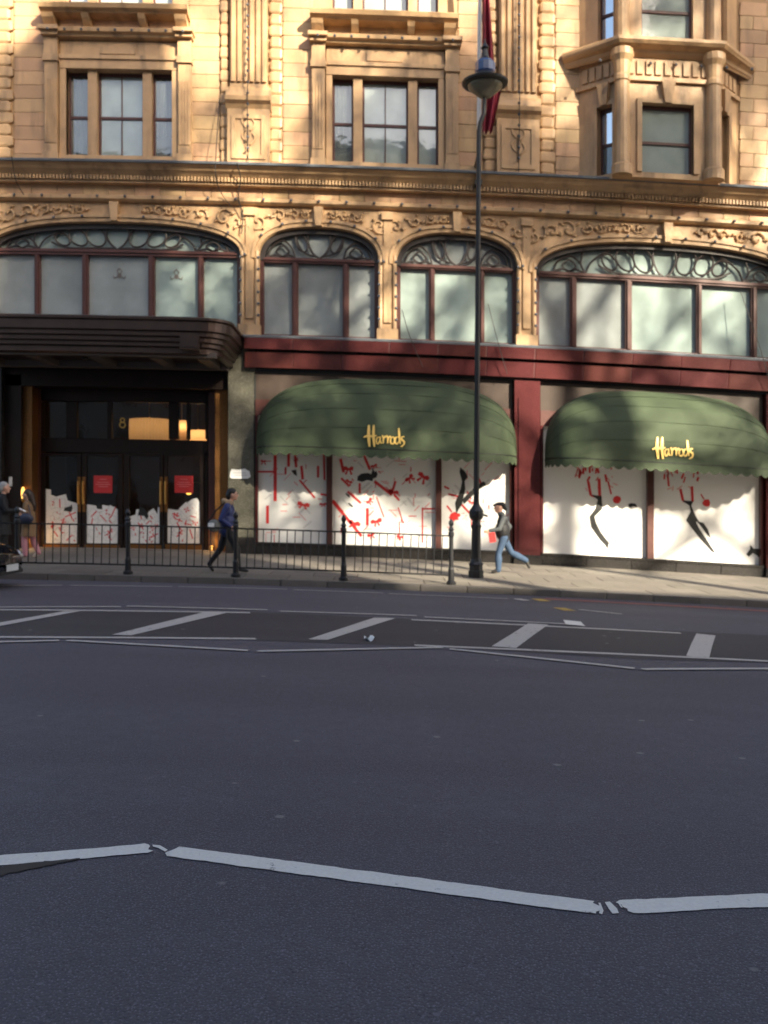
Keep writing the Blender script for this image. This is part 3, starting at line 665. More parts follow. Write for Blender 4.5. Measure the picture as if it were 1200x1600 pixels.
# --- rooms behind the glass
m = MB(); bx(m, UL, UR, TOP, 519, 27.0, 27.2); bx(m, UL, UR, 256, 262, 25.62, 26.9); bx(m, UL, UR, 519, 524, 25.62, 31)
for c in (330, 490, 720, 905, 1160): bx(m, c-3, c+3, TOP, 255, 25.65, 26.95)
part(m, 'room', 'room_dark', store)
m = MB(); m.box(P(UL), P(UR), 31, 42, -.3, Z(TOP)+.2); m.box(P(UL), P(UL)+.4, 25.62, 30.9, -.3, Z(TOP)); m.box(P(UR)-.4, P(UR), 25.62, 30.9, -.3, Z(TOP)); part(m, 'rear_block', 'brick_far', store)
m = MB(); m.box(P(UL), P(UR), 25.62, 31, Z(TOP), Z(TOP)+.2); m.sweepx([(25.6, Z(TOP)), (24.5, Z(TOP)+.1), (24.4, Z(TOP)+.4), (25.6, Z(TOP)+.5)], P(UL), P(UR)); part(m, 'roof', 'slate', store)
# --- sill, red granite fascia
m = MB(); m.sweepx([(25.4, Z(523)), (24.70, Z(522.5)), (24.68, Z(519.5)), (24.82, Z(517.2)), (25.4, Z(514))], P(-46), P(1300)); part(m, 'lead_sill', 'lead', store)
m = MB(); bx(m, 384, 1300, 523, 572, 25.0, 25.6); fas = part(m, 'fascia', 'black_granite', store)
gs = unit_block('granite_slab', 'red_granite', .02)
for (u0, u1) in [(384+i*75, 384+(i+1)*75) for i in range(12)]:
    piece(gs, 'granite_slab', fas, (P((u0+u1)/2), 24.86, Z(531.5)), (1.245, .32, 17.5/60)); piece(gs, 'granite_slab', fas, (P((u0+u1)/2), 24.92, Z(556)), (1.245, .22, 24/60))
# --- shop windows
PB = 861
def shopfront(u0, u1, mull, name):
    m = MB(); bx(m, u0, u1, 572, 616, 25.06, 25.3); w = part(m, name, 'brown_panel', store)
    m = MB(); bx(m, u0, u1, 616, 640, 25.02, 25.4); part(m, 'window_head', 'frame_brown', w)
    e = [u0+4]+[x for q in mull for x in q]+[u1-4]
    for a in (u0, u1-4): m = MB(); bx(m, a, a+4, 640, 839, 25.0, 25.4); part(m, 'jamb', 'red_granite', w)
    for p, q in mull: m = MB(); bx(m, p, q, 640, 839, 25.0, 25.35); part(m, 'mullion', 'frame_brown', w)
    for k in range(0, len(e), 2): m = MB(); bx(m, e[k], e[k+1], 640, 839, 25.15, 25.2); part(m, 'display_panel', 'panel_white', w)
    m = MB(); bx(m, u0, u1, 839, 843, 24.94, 25.4); part(m, 'sill', 'black_granite', w)
    k = u0
    while k < u1-1: kk = min(u1, k+70); piece(unit_bg, 'plinth_block', w, (P((k+kk)/2), 25.08, Z(857.5)), ((kk-k)/60-.01, .24, 28.5/60)); k = kk
    return w
unit_bg = unit_block('plinth_block', 'black_granite', .02)
s1 = shopfront(399, 801, [(510, 519), (681, 690)], 'shop_window')
s2 = shopfront(845, 1193, [(1012, 1022)], 'shop_window')
for a, c in ((803, 843), (1195, 1236)):
    m = MB(); bx(m, a, c, 572, 843, 24.88, 25.4); bx(m, a+6, c-6, 600, 835, 24.85, 25.0); pl = part(m, 'granite_pilaster', 'red_granite', store)
    piece(unit_bg, 'plinth_block', pl, (P((a+c)/2), 25.02, Z(857.5)), ((c-a)/60+.06, .36, 29/60))
m = MB(); bx(m, 1236, 1500, 572, 872, 25.0, 25.5); part(m, 'end_shopfront', 'red_granite', store)
m = MB(); bx(m, 357, 397, 575, 872, 24.95, 27.4); part(m, 'granite_pier', 'green_granite', store)
m = MB(); bx(m, 355.5, 398.5, 832, 872, 24.9, 25.3); part(m, 'pier_plinth', 'black_granite', store)
m = MB(); bx(m, 397.2, 399.8, 575, 845, 25.05, 25.3); part(m, 'pier_joint', 'rubber', store)
m = MB(); bx(m, 357, 399, 523, 575, 24.98, 25.4); part(m, 'pier_head', 'green_granite', store)
m = MB(); bx(m, -46, 3, 523, 872, 24.95, 27.4); part(m, 'granite_pier', 'black_granite', store)
m = MB(); bx(m, UL, -46, 560, 872, 25.0, 27.4); part(m, 'end_shopfront', 'black_granite', store)
# prints on the white panels
PY = 25.146
def pt(u, v, y=25.15): return F(u, v, y)
class Print(MB):
    def poly(s, pts, d=0): return s.flat([pt(*p) for p in pts], PY-d)
    def rib(s, x0, y0, x1, y1, w):
        L = math.hypot(x1-x0, y1-y0); nx, ny = -(y1-y0)/L*w/2, (x1-x0)/L*w/2
        return s.poly([(x0+nx, y0+ny), (x1+nx, y1+ny), (x1-nx, y1-ny), (x0-nx, y0-ny)])
    def bow(s, x, y, r, a=None):
        a = random.uniform(-.9, .9) if a is None else a
        def R(p, q): return (x+(p*math.cos(a)-q*math.sin(a))*r, y+(p*math.sin(a)+q*math.cos(a))*r)
        j = [random.uniform(.7, 1.2) for _ in range(6)]
        for k, s2 in enumerate((-1, 1)):
            s.poly([R(0, -.12), R(s2*.5*j[k], -.5), R(s2*1.0*j[k], -.35*j[2+k]), R(s2*.95*j[k], .2), R(s2*.4, .22), R(0, .12)], .0004*k)
            s.poly([R(0, 0), R(s2*.25, .1), R(s2*.75*j[4], .8*j[5]), R(s2*.4*j[4], 1.0*j[5])], .0008+.0004*k)
        return s.poly([R(-.2, -.2), R(.22, -.22), R(.2, .22), R(-.22, .2)], .0018)
RB = [(430, 704, 430, 783, 5), (418, 790, 418, 818, 4.5), (404, 737, 428, 737, 3), (451, 707, 451, 729, 4), (461, 710, 463, 730, 4), (471, 728, 473, 749, 4), (468, 750, 492, 778, 3), (497, 728, 497, 746, 3.5), (506, 706, 507, 750, 3),
      (501, 772, 511, 774, 3), (532, 717, 537, 738, 4.5), (569, 712, 578, 734, 4), (562, 755, 562, 771, 3.5), (543, 768, 564, 786, 3.5), (585, 752, 611, 772, 4.5), (616, 773, 624, 782, 3), (519.5, 782, 535, 801, 5.5), (535, 801, 565, 838, 4.5),
      (574, 794, 574, 821, 4.5), (660, 793, 660, 848, 2.2), (660, 795, 680, 795, 2.4), (588, 776, 600, 808, 1.6), (622, 793, 629, 814, 1.6), (624, 815, 624, 845, 1.8), (533, 747, 546, 760, 3.5), (618, 752, 612, 772, 3.5),
      (721, 788, 735, 803, 3), (746, 744, 753, 758, 3), (700, 772, 718, 776, 3), (698, 790, 706, 800, 2.4), (730, 768, 736, 780, 2.5), (694, 760, 702, 764, 3),
      (919, 752, 923, 774, 4), (936, 748, 937, 775, 4.5), (923, 774, 932, 777, 3), (950, 752, 955, 772, 2.5), (1063, 764, 1067, 782, 4), (1081, 760, 1082, 784, 4), (1067, 783, 1081, 785, 3), (1043, 742, 1045, 760, 3), (1095, 772, 1100, 780, 2)]
BW = [(474, 789, 9), (505, 788, 5), (545, 733, 9), (546, 753, 6), (615, 769, 8), (553, 818, 10), (577, 783, 7), (588, 815, 9), (580, 836, 7), (640, 747, 8), (662, 745, 10), (629, 815, 4), (624, 839, 6), (412, 721, 5), (463, 718, 4), (710, 808, 9), (736, 785, 5), (585, 728, 5)]
BL = [(964, 781, 6.5), (1104, 786, 6.5), (710, 807, 7)]
def on(w, idx):
    return [o for o in w.children if o.name.startswith('display_panel')][idx]
PAN = [(403, 510, s1, 0), (519, 681, s1, 1), (690, 797, s1, 2), (849, 1012, s2, 0), (1022, 1189, s2, 1)]
random.seed(5)
for (a, c, w, ix) in PAN:
    red = Print(); pale = Print(); grey = Print(); black = Print()
    for q in RB:
        if a <= (q[0]+q[2])/2 <= c: red.rib(*q)
    for q in BW:
        if a <= q[0] <= c: red.bow(*q)
    for (x, y, r) in BL:
        if a <= x <= c: red.poly([(x+r*random.uniform(.8, 1.1)*math.cos(t*.5236), y+r*random.uniform(.8, 1.1)*math.sin(t*.5236)) for t in range(12)], .0025)
    if True:
        n = {0: 16, 1: 30, 2: 18}[ix] if w is s1 else 0
        for _ in range(n):
            x, y = random.uniform(a+8, c-10), random.uniform(715, 835); t = random.choice((0, 0, .8, -.8, 1.57)); L = random.uniform(6, 20)
            pale.rib(x, y, x+L*math.cos(t)*.8, y+L*math.sin(t)*.8, random.uniform(.8, 1.8))
        if w is s1:
            for _ in range(n//2): x, y = random.uniform(a+8, c-14), random.uniform(712, 838); t = random.choice((0, .8, -.8, 1.57, 1.57)); L = random.uniform(5, 16); red.rib(x, y, x+L*math.cos(t)*.8, y+L*math.sin(t)*.8, random.uniform(.9, 1.7))
            for _ in range(n//2):
                x, y = random.uniform(a+10, c-12), random.uniform(720, 830); t = random.choice((.9, -.7, .8)); L = random.uniform(8, 22)
                if x+L < c-2: grey.rib(x, y, x+L*math.cos(t), y+L*math.sin(t), random.uniform(1.5, 3.5))
    if w is s2:
        cx = 932 if ix == 0 else 1070
        for k in range(16):
            x = cx-32+random.random()*56; y = 722+random.random()*24; red.rib(x, y, x+random.uniform(-5, 5), y+random.uniform(5, 12), random.uniform(1.5, 3.6))
        for k in range(8): x = cx-34+random.random()*60; y = 728+random.random()*36; pale.rib(x, y, x+random.uniform(-9, 9), y+random.uniform(2, 8), 1.5)
    if (ix, w is s1) == (1, True):
        black.poly([(558, 751), (559, 744), (565, 740), (575, 739), (580, 741), (582, 735), (579, 730), (583, 733), (585, 737), (588, 736), (590, 741), (588, 746), (583, 748), (582, 752), (574, 750), (566, 753)])
        black.poly([(541, 770), (547, 775), (546, 778), (540, 772)]); black.poly([(545, 785), (552, 791), (550, 793), (544, 787)])
    if (ix, w is s1) == (2, True):
        black.poly([(713, 803), (711, 786), (714, 778), (720, 764), (722, 752), (718, 738), (719, 730), (727, 737), (731, 745), (726, 752), (727, 764), (724, 778), (722, 788), (716, 797)])
        black.poly([(722, 781), (734, 768), (748, 757), (756, 752), (760, 758), (750, 764), (737, 776), (725, 788)], .001)
    if (ix, w is s1) == (0, True): grey.poly([(455, 766), (457, 764), (470, 778), (466, 781)]); black.poly([(455, 735), (463, 734), (464, 744), (459, 741)])
    if (ix, w is s2) == (0, True):
        black.poly([(924, 773), (940, 775), (941, 795), (935, 801), (929, 807), (931, 817), (939, 832), (947, 842), (952, 848), (949, 858), (946, 852), (938, 844), (924, 824), (921, 807), (930, 795), (934, 781)])
        black.poly([(981, 789), (985, 786), (993, 787), (996, 793), (990, 791), (984, 793)])
    if (ix, w is s2) == (1, True):
        black.poly([(1065, 782), (1083, 783), (1080, 790), (1085, 802), (1092, 815), (1099, 817), (1106, 827), (1110, 840), (1105, 836), (1098, 826), (1090, 816), (1087, 815), (1092, 825), (1104, 843), (1118, 864), (1112, 862), (1095, 843), (1080, 824), (1072, 813), (1079, 800), (1077, 790)])
        black.poly([(1166, 866), (1172, 858), (1172, 851), (1177, 857), (1189, 858), (1189, 876), (1183, 868), (1176, 864), (1170, 870)])
    dp = on(w, ix)
    for q, n, mt in ((pale, 'pale_print', 'print_red_pale'), (grey, 'grey_print', 'print_pale'), (red, 'ribbon_print', 'print_red'), (black, 'silhouette_print', 'print_black')):
        if q.f:
            dz = {'pale_print': 0, 'grey_print': .0007, 'ribbon_print': .0015, 'silhouette_print': .005}[n]; q.v = [(x, y-dz, z) for x, y, z in q.v]; part(q, n, mt, dp, kind='stuff')
# --- entrance canopy
def canopy_path(ins):
    x1, x0, yf, rr = -3.62-ins, -10.4+ins, 22.5+ins, .62
    p = [(x1, 25.02), (x1, yf+rr)]+[(x1-rr+rr*math.cos(t), yf+rr-rr*math.sin(t)) for t in [PI/2*k/6 for k in range(1, 7)]]
    n = 8; p += [(x1-rr-(x1-x0-2*rr)*k/n, yf) for k in range(1, n)]
    p += [(x0+rr-rr*math.sin(t), yf+rr-rr*math.cos(t)) for t in [PI/2*k/6 for k in range(0, 7)]]+[(x0, 25.02)]
    return p
prof = [(.10, 5.93), (0, 5.90), (0, 5.84), (.05, 5.81), (.05, 5.60), (.11, 5.57), (.11, 5.48), (.17, 5.45), (.17, 5.36), (.23, 5.33), (.23, 5.25), (.30, 5.22), (.30, 5.10), (.42, 5.06)]
def loft(profile):
    m = MB(); rings = [[(x, y, z) for x, y in canopy_path(i)] for i, z in profile]; k = len(rings[0]); vs = [p for r in rings for p in r]
    m.add(vs, [(i*k+j, i*k+j+1, (i+1)*k+j+1, (i+1)*k+j) for i in range(len(rings)-1) for j in range(k-1)]); return m
can = part(loft(prof), 'entrance_canopy', 'bronze', store)
m = MB(); m.add([(x, y, 5.93) for x, y in canopy_path(.1)], [tuple(range(len(canopy_path(.1))))]); part(m, 'canopy_roof', 'lead', can)
m = MB(); m.add([(x, y, 5.16) for x, y in canopy_path(.31)], [tuple(range(len(canopy_path(.31))))]); part(m, 'soffit', 'bronze', can)
m = MB(); m.box(-10.0, -4.02, 22.93, 23.13, 5.03, 5.15); part(m, 'soffit_beam', 'bronze_soffit', can)
m = MB(); m.box(-10.0, -4.02, 24.7, 24.94, 4.99, 5.15); part(m, 'soffit_beam', 'bronze_soffit', can)
for xx in (-9.9, -8.5, -7.0, -5.5, -4.35): m = MB(); m.box(xx-.14, xx+.14, 23.13, 24.7, 5.01, 5.15); part(m, 'soffit_beam', 'bronze_soffit', can)
x, z = F(296, 535, 22.5); m = MB(); m.box(x-.22, x+.22, 22.44, 22.62, z-.17, z+.17); m.box(x-.18, x+.18, 22.42, 22.45, z-.13, z+.13); part(m, 'canopy_floodlight', 'bronze', can)
x, z = F(134, 566, 23.6); m = MB(); m.lathe([(.05, 0), (.10, -.04), (.10, -.12), (.04, -.16)], (x, 23.6, 5.15), 10); part(m, 'soffit_lamp', 'iron_black', can)
# --- entrance: surround, doors, transom lights
DY = 26.0
def ebx(mb, u0, u1, v0, v1, y0, y1, Yr=None):
    Yr = Yr or y0; uc = (u0+u1)/2; X0, z1 = F(u0, v0, Yr); X1, z0 = F(u1, v1, Yr)
    z1 = F(uc, v0, Yr)[1]; z0 = F(uc, v1, Yr)[1]; return mb.box(X0, X1, y0, y1, z0, z1)
m = MB(); m.box(P(3), P(357), 25.2, 26.4, 4.55, 4.99); m.box(P(3), P(357), 25.6, 30.9, 4.99, 5.1); part(m, 'entrance_head', 'door_bronze', store)
ent = MB(); ebx(ent, 336, 356, 600, 872, 25.35, 25.95); ent_r = part(ent, 'patterned_jamb', 'bronze_amber', store)
m = MB(); ebx(m, 33, 50, 600, 872, 25.35, 25.95); part(m, 'patterned_jamb', 'bronze_amber', store)
m = MB(); ebx(m, 3, 33, 585, 872, 25.2, 26.3); part(m, 'dark_reveal', 'door_bronze', store)
for a in (325.5, 50): m = MB(); ebx(m, a, a+10.6, 600, 872, 25.8, 26.3); part(m, 'inner_jamb', 'frame_brown', store)
m = MB(); m.box(P(20)-.3, P(357), 25.15, 31, pav(25)-.1, pav(25)+.02); part(m, 'threshold', 'paving', store)
def doorframe(name, boxes, mt): 
    m = MB()
    for q in boxes: ebx(m, *q, DY-.03, DY+.1, DY)
    return part(m, name, mt, store)
scr = doorframe('door_screen', [(61, 325, 601, 628), (61, 325, 686, 708), (61, 66, 628, 686), (104, 121, 628, 686), (264, 279, 628, 686), (321, 325, 628, 686), (61, 66, 708, 862), (320, 325, 708, 862)], 'door_bronze')
for (a, c) in ((168, 175), (291.5, 297)): m = MB(); ebx(m, a, c, 628, 686, DY-.02, DY+.08, DY); part(m, 'glazing_bar', 'door_bronze', scr)
for (a, c) in ((66, 104), (121, 168), (175, 264), (279, 291.5), (297, 321)):
    m = MB(); x0, z1 = F(a, 628, DY+.03); x1, z0 = F(c, 686, DY+.03); m.flat([(x0, z0), (x1, z0), (x1, z1), (x0, z1)], DY+.03); part(m, 'transom_pane', 'glass_door', scr)
LEAF = [(66, 128, 72, 122), (129, 193, 136, 185), (194, 256, 203, 250), (257, 320, 262, 313)]
TOPS = [[(72, 764), (80, 765), (80, 773), (88, 776), (103, 772), (106, 782), (112, 784), (120, 786), (122, 790)], [(136, 788), (150, 790), (152, 795), (160, 796), (160, 789), (180, 792), (181, 804), (185, 803)], [(203, 807), (212, 804), (213, 796), (222, 795), (226, 806), (230, 808), (232, 800), (240, 794), (246, 803), (247, 792), (250, 794)], [(262, 795), (275, 797), (288, 796), (292, 786), (300, 780), (308, 778), (313, 786)]]
random.seed(23)
for i, (a, c, g0, g1) in enumerate(LEAF):
    m = MB()
    for q in ((a+.5, g0, 709, 860), (g1, c-.5, 709, 860), (g0, g1, 709, 713), (g0, g1, 849, 860)): ebx(m, *q, DY-.06, DY+.04, DY)
    d = part(m, 'door', 'door_bronze', store)
    m = MB(); x0, z1 = F(g0, 713, DY); x1, z0 = F(g1, 849, DY); m.flat([(x0, z0), (x1, z0), (x1, z1), (x0, z1)], DY); part(m, 'pane', 'glass_door', d)
    hu = c-3 if i % 2 == 0 else a+3.5
    m = MB(); X, zt = F(hu, 752, DY); zb_ = F(hu, 788, DY)[1]; m.tube([(X, DY-.16, zt), (X, DY-.16, zb_)], .028, 8)
    for z in (zt-.06, zb_+.06): m.tube([(X, DY-.16, z), (X, DY-.05, z)], .02, 6)
    part(m, 'handle', 'brass', d)
    m = MB(); ebx(m, hu-2.4, hu+2.4, 745, 800, DY-.075, DY-.05, DY); part(m, 'push_plate', 'bronze_amber', d)
    m = MB(); ebx(m, g0-3, g1+3, 851, 859, DY-.075, DY-.05, DY); part(m, 'kick_plate', 'bronze_amber', d)
    # gift pile printed on the glass
    yy = DY-.012; w_ = MB(); w_.flat([F(u, v, DY) for u, v in [(g0, 849)]+TOPS[i]+[(g1, 849)]], yy); gp = part(w_, 'gift_pile_print', 'panel_white', d)
    rd, gy, pl_ = MB(), MB(), MB()
    tops = TOPS[i]
    def tv(u):
        for (p, q), (p2, q2) in zip(tops, tops[1:]):
            if p <= u <= p2: return q+(q2-q)*(u-p)/max(.1, p2-p)
        return 800
    for k in range(24):
        u = random.uniform(g0+6, g1-6); v = random.uniform(tv(u)+7, 843); s = random.uniform(5, 10); an = random.uniform(-.8, .8); ca, sa = math.cos(an), math.sin(an); hh = s*random.uniform(.5, .9)
        def R(x, y): return F(min(g1-.3, max(g0+.3, u+x*ca-y*sa)), min(848.6, v+x*sa+y*ca), DY)
        dd = .0009*k+.001
        pl_.flat([R(-s-.35, -hh-.35), R(s+.35, -hh-.35), R(s+.35, hh+.35), R(-s-.35, hh+.35)], yy-dd); pl_.mi = 1; pl_.flat([R(-s, -hh), R(s, -hh), R(s, hh), R(-s, hh)], yy-dd-.0003); pl_.mi = 0
        if random.random() < .65: rd.flat([R(-.9, -hh), R(.9, -hh), R(.9, hh), R(-.9, hh)], yy-dd-.0006)
        if random.random() < .2: rd.flat([R(-s, -.8), R(s, -.8), R(s, .8), R(-s, .8)], yy-dd-.00065)
        if random.random() < .35:
            for q in range(4): t = q*1.57+an; rd.flat([R(0, 0), R(5*math.cos(t), 5*math.sin(t)), R(4*math.cos(t+.7), 4*math.sin(t+.7))], yy-dd-.0008-.0001*q)
    part(pl_, 'gift_outline_print', ['print_grey', 'panel_white'], gp, kind='stuff'); part(rd, 'ribbon_print', 'print_red', gp, kind='stuff')
    bl = MB()
    if i == 0: bl.flat([F(*p, DY) for p in [(100, 798), (102, 793), (110, 791), (113, 788), (114, 795), (112, 800)]], yy-.026)
    if i == 2: bl.flat([F(*p, DY) for p in [(216, 805), (219, 791), (226, 794), (233, 806), (230, 812), (226, 806)]], yy-.026)
    if bl.f: part(bl, 'silhouette_print', 'print_black', gp)
# the numeral over the door
m = MB(); X, z = F(192, 661, DY); m.tube([(X+.075*math.cos(t), DY-.04, z-.055+.075*math.sin(t)) for t in [2*PI*k/14 for k in range(15)]], .017, 6)
m.tube([(X+.055*math.cos(t), DY-.04, z+.075+.055*math.sin(t)) for t in [2*PI*k/14 for k in range(15)]], .017, 6); part(m, 'door_number', 'gold_letter', store, label='gold numeral 8 over the doors')
# lobby
m = MB(); m.box(P(-10), P(400), 30.6, 30.9, 0, 4.9); m.box(P(-12), P(-8), 26.4, 30.6, 0, 4.9); m.box(P(398), P(402), 27.4, 30.6, 0, 4.9); part(m, 'lobby_wall', 'lobby_brown', store)
# --- bulbs strung along the mouldings, loose cables
m = MB(); u = -60
def bulb(u, r, y): m.ball((P(u), y, Z(r)), .042, 6, 4)
while u < 1280: bulb(u, 307, 24.82); u += 43
for (cx, hw, sp, ap, t0, t1) in ARCH:
    a = arc(cx, hw, sp, ap, 8, 200); acc = 0; last = a[0]; step = .72 if hw > 100 else .62
    for p in a[1:]:
        acc += math.hypot(p[0]-last[0], p[1]-last[1]); last = p
        if acc > step: m.ball((p[0], 24.88, p[1]), .042, 6, 4); acc = 0
for a, c in PIERS:
    for r in range(395, 500, 18): bulb(a+1, r, 24.95); bulb(c-1, r, 24.95)
for g in (GA, GB):
    for k in range(9): bulb(g-104+26*k, 55, 24.62)
for c in (390, 808):
    for k in range(17): bulb(c, -40+17*k, 24.64)
for k in range(7): bulb(925+38*k, 92, 24.05)
part(m, 'light_bulbs', 'bulb', store, kind='stuff')
def cable(pts, r, n): m = MB(); m.tube(pts, r, n); part(m, 'cable', 'cable', store)
for c in (390, 808): cable([(P(c), 24.67, Z(-40)), (P(c+.6), 24.6, Z(120)), (P(c), 24.56, Z(170)), (P(c), 24.72, Z(254))], .012, 5)
cable(spline([(P(344), 24.9, Z(150)), (P(343), 24.4, Z(262)), (P(344), 24.6, Z(290)), (P(352), 24.8, Z(306)), (P(362), 24.82, Z(318))], 4), .012, 5)
cable(spline([(P(376), 24.36, Z(262)), (P(379), 24.6, Z(280)), (P(374), 24.8, Z(306)), (P(380), 24.9, Z(330)), (P(378), 24.9, Z(360))], 4), .016, 5)
cable(spline([(P(33), 24.36, Z(258)), (P(34), 24.6, Z(290)), (P(42), 24.8, Z(308))], 4), .012, 5)
cable(spline([(P(628), 24.9, Z(470)), (P(640), 24.6, Z(515)), (P(660), 24.65, Z(560))], 4), .01, 5); cable(spline([(P(762), 24.9, Z(455)), (P(776), 24.6, Z(520)), (P(790), 24.65, Z(565))], 4), .01, 5); cable(spline([(P(1155), 24.9, Z(415)), (P(1180), 24.6, Z(510)), (P(1195), 24.65, Z(560))], 4), .01, 5)

# ------------------------------------------------------------------ awnings
def awning(u0, u1, label, letters_u):
    x0, x1 = P(u0), P(u1); cx = (x0+x1)/2; a = (x1-x0)/2; Pd, H, NX = 1.35, 1.9, 3.2
    uc = (u0+u1)/2
    z0 = Z(693)+.0; yw = 24.98
    t = thing('awning', (cx, 25, z0), label, 'awning', 'green shop awnings')
    def kx(s): return max(0.0, 1-abs(s)**NX)**.34
    def ky(s): return max(0.0, 1-abs(s)**9)**.5
    def srf(s, ph, off=0): return (cx+a*s, yw-(Pd*ky(s)+off)*math.cos(ph), z0+(H*kx(s)+off)*math.sin(ph))
    def sp(i, n): q = -1+2*i/n; return math.copysign(1-(1-abs(q))**2.2, q)
    m = MB(); N = 90
    m.grid(lambda s, v: srf(sp(s*N, N), v*PI/2, (-.010*math.sin(v*PI*6)**2+.02*noise.noise((sp(s*N, N)*a*1.6, v*5, u0))+.008*noise.noise((sp(s*N, N)*a*6, v*3, u0)))*kx(sp(s*N, N))), N, 28); part(m, 'canopy', 'canvas_green', t, smooth=True)
    m = MB()                                       # ribs of the frame showing under the canvas
    for ph in (.28, .56, .84, 1.1): m.tube([srf(sp(i, N), ph, .0) for i in range(1, N)], .009, 5)
    part(m, 'rib', 'canvas_seam', t)
    # valance with scalloped lower edge
    pts = [srf(sp(i, 300), 0) for i in range(301)]; L = [0]
    for p, q in zip(pts, pts[1:]): L.append(L[-1]+math.dist(p, q))
    nsc = int(L[-1]/.26); m = MB(); vs = []
    for p, l in zip(pts, L):
        dz = .15+.075*abs(math.sin(l/L[-1]*nsc*PI)); wob = .012*math.sin(l*5)
        vs += [(p[0], p[1], p[2]+.02), (p[0], p[1]-.01-wob, p[2]-dz)]
    m.add(vs, [(2*i, 2*i+1, 2*i+3, 2*i+2) for i in range(300)]); part(m, 'valance', 'canvas_green', t)
    m = MB(); m.tube([srf(sp(i, N), 0, -.01) for i in range(N+1)], .018, 6); part(m, 'frame_bar', 'iron_black', t)
    # gilt script
    m = MB()
    def on_s(u, v):
        # image pixel -> point on the canvas
        Y = 25-1.3; X, zz = F(u, v, Y)
        for _ in range(6):
            s = (X-cx)/a; k = kx(s); q = min(.999, max(-.2, (zz-z0)/(H*k))); y = yw-(Pd*ky(s))*math.sqrt(1-q*q)-.03; X, zz = F(u, v, y)
        return Vector((X, y, zz))
    def stroke(pts, w):
        q = spline(pts, 5); n = len(q); vs = []
        for i, (u, v) in enumerate(q):
            au, av = q[max(0, i-1)]; bu, bv = q[min(n-1, i+1)]; dx, dy = bu-au, bv-av; L = math.hypot(dx, dy) or 1
            ww = w*(.45+.55*math.sin(PI*(i+.6)/(n+.2))); vs += [on_s(u-dy/L*ww/2, v+dx/L*ww/2), on_s(u+dy/L*ww/2, v-dx/L*ww/2)]
        b = len(vs); vs += [p+Vector((0, .02, 0)) for p in vs]
        fs = [(2*i, 2*i+1, 2*i+3, 2*i+2) for i in range(n-1)]+[(b+2*i, b+2*i+2, b+2*i+3, b+2*i+1) for i in range(n-1)]
        for i in range(n-1): fs += [(2*i, 2*i+2, b+2*i+2, b+2*i), (2*i+1, b+2*i+1, b+2*i+3, 2*i+3)]
        m.add(vs, fs)
    lu, lv = letters_u
    for pts, w in [([(9, -1), (8.5, 16), (10, 33)], 4.6), ([(17, -1), (16.5, 16), (18, 33)], 4.2), ([(0, 18.5), (6, 16), (14, 16.5), (22, 15.5)], 3),
                   ([(27, 18), (22.5, 19), (21.5, 26), (24.5, 28), (27.5, 22), (28, 17)], 2.3), ([(28, 17), (27.5, 24), (30.5, 28)], 2.3),
                   ([(31, 15), (33, 20), (32.5, 28)], 2.6), ([(33, 21), (36, 17), (38, 18)], 2.4), ([(38.5, 15), (40.5, 20), (40, 28)], 2.6), ([(40.5, 21), (43.5, 17), (45.5, 18)], 2.4),
                   ([(49, 17.5), (45.5, 20), (45, 26), (48.5, 28.5), (51.5, 25), (51, 19), (48.5, 17.5)], 2.3),
                   ([(58, 18), (53.5, 19), (52.5, 26), (56, 28.5), (59, 24)], 2.3), ([(58.5, 4), (59.5, 16), (61, 28.5)], 3.0),
                   ([(68, 17), (63.5, 18), (64, 22), (67.5, 25), (66.5, 30), (61.5, 33)], 2.8)]:
        stroke([(lu+x*.94, lv+y) for x, y in pts], w*1.05)
    part(m, 'lettering', 'gold_letter', t, label='gilt script reading Harrods')
    return t
awning(402, 806, 'longer green rounded awning with gilt script, left of the red granite pilaster', (568, 665))
awning(851, 1199, 'green rounded awning with gilt script, right of the red granite pilaster', (1019, 684))

# ------------------------------------------------------------------ things on and in the entrance
for (u, side, lab) in ((161, 0, 'red square notice on the second glass door from the left'), (287.5, 1, 'red square notice on the rightmost glass door')):
    X0, z1 = F(u-14.5, 743, DY-.02); X1, z0 = F(u+14.5, 770.5, DY-.02)
    t = thing('notice', ((X0+X1)/2, DY-.02, z0), lab, 'notice', 'red notices on the doors')
    m = MB(); m.box(X0, X1, DY-.024, DY-.018, z0, z1); part(m, 'card', 'poster_red', t)
    m = MB(); xm = (X0+X1)/2
    for k, (hw, zz) in enumerate(((.10, .78), (.16, .6), (.19, .48), (.13, .36))): m.box(xm-hw, xm+hw, DY-.0265, DY-.025, z0+(z1-z0)*zz, z0+(z1-z0)*zz+.012)
    part(m, 'faint_lettering', 'print_red_pale', t)
def drum(u0, u1, v0, v1, Y, lab):
    X0, z1 = F(u0, v0, Y); X1, z0 = F(u1, v1, Y); cx = (X0+X1)/2; r = (X1-X0)/2
    t = thing('pendant_lamp', (cx, Y, z0), lab, 'lamp', 'lit lamps inside the entrance'); h = z1-z0
    m = MB(); n = 40; m.grid(lambda s, v: ((r+.008*math.cos(s*n*PI*2/1.0))*math.cos(s*2*PI), (r+.008*math.cos(s*n*PI*2))*math.sin(s*2*PI), h*v), 80, 2); part(m, 'drum_shade', 'shade_lit', t, local=True)
    ld = bpy.data.lights.new('pendant_bulb', 'POINT'); ld.energy = 1.8+4.5*r; ld.color = (1, .66, .36); ld.shadow_soft_size = .06; lo2 = bpy.data.objects.new('pendant_bulb', ld); col.objects.link(lo2); lo2.parent = t; lo2.location = (0, 0, h*.72)
    m = MB(); m.tube([(0, 0, h*.9), (0, 0, 4.8-z0)], .015, 6); m.tube([(-r, 0, h), (r, 0, h)], .01, 6); m.tube([(0, -r, h), (0, r, h)], .01, 6); part(m, 'rod', 'brass', t, local=True)
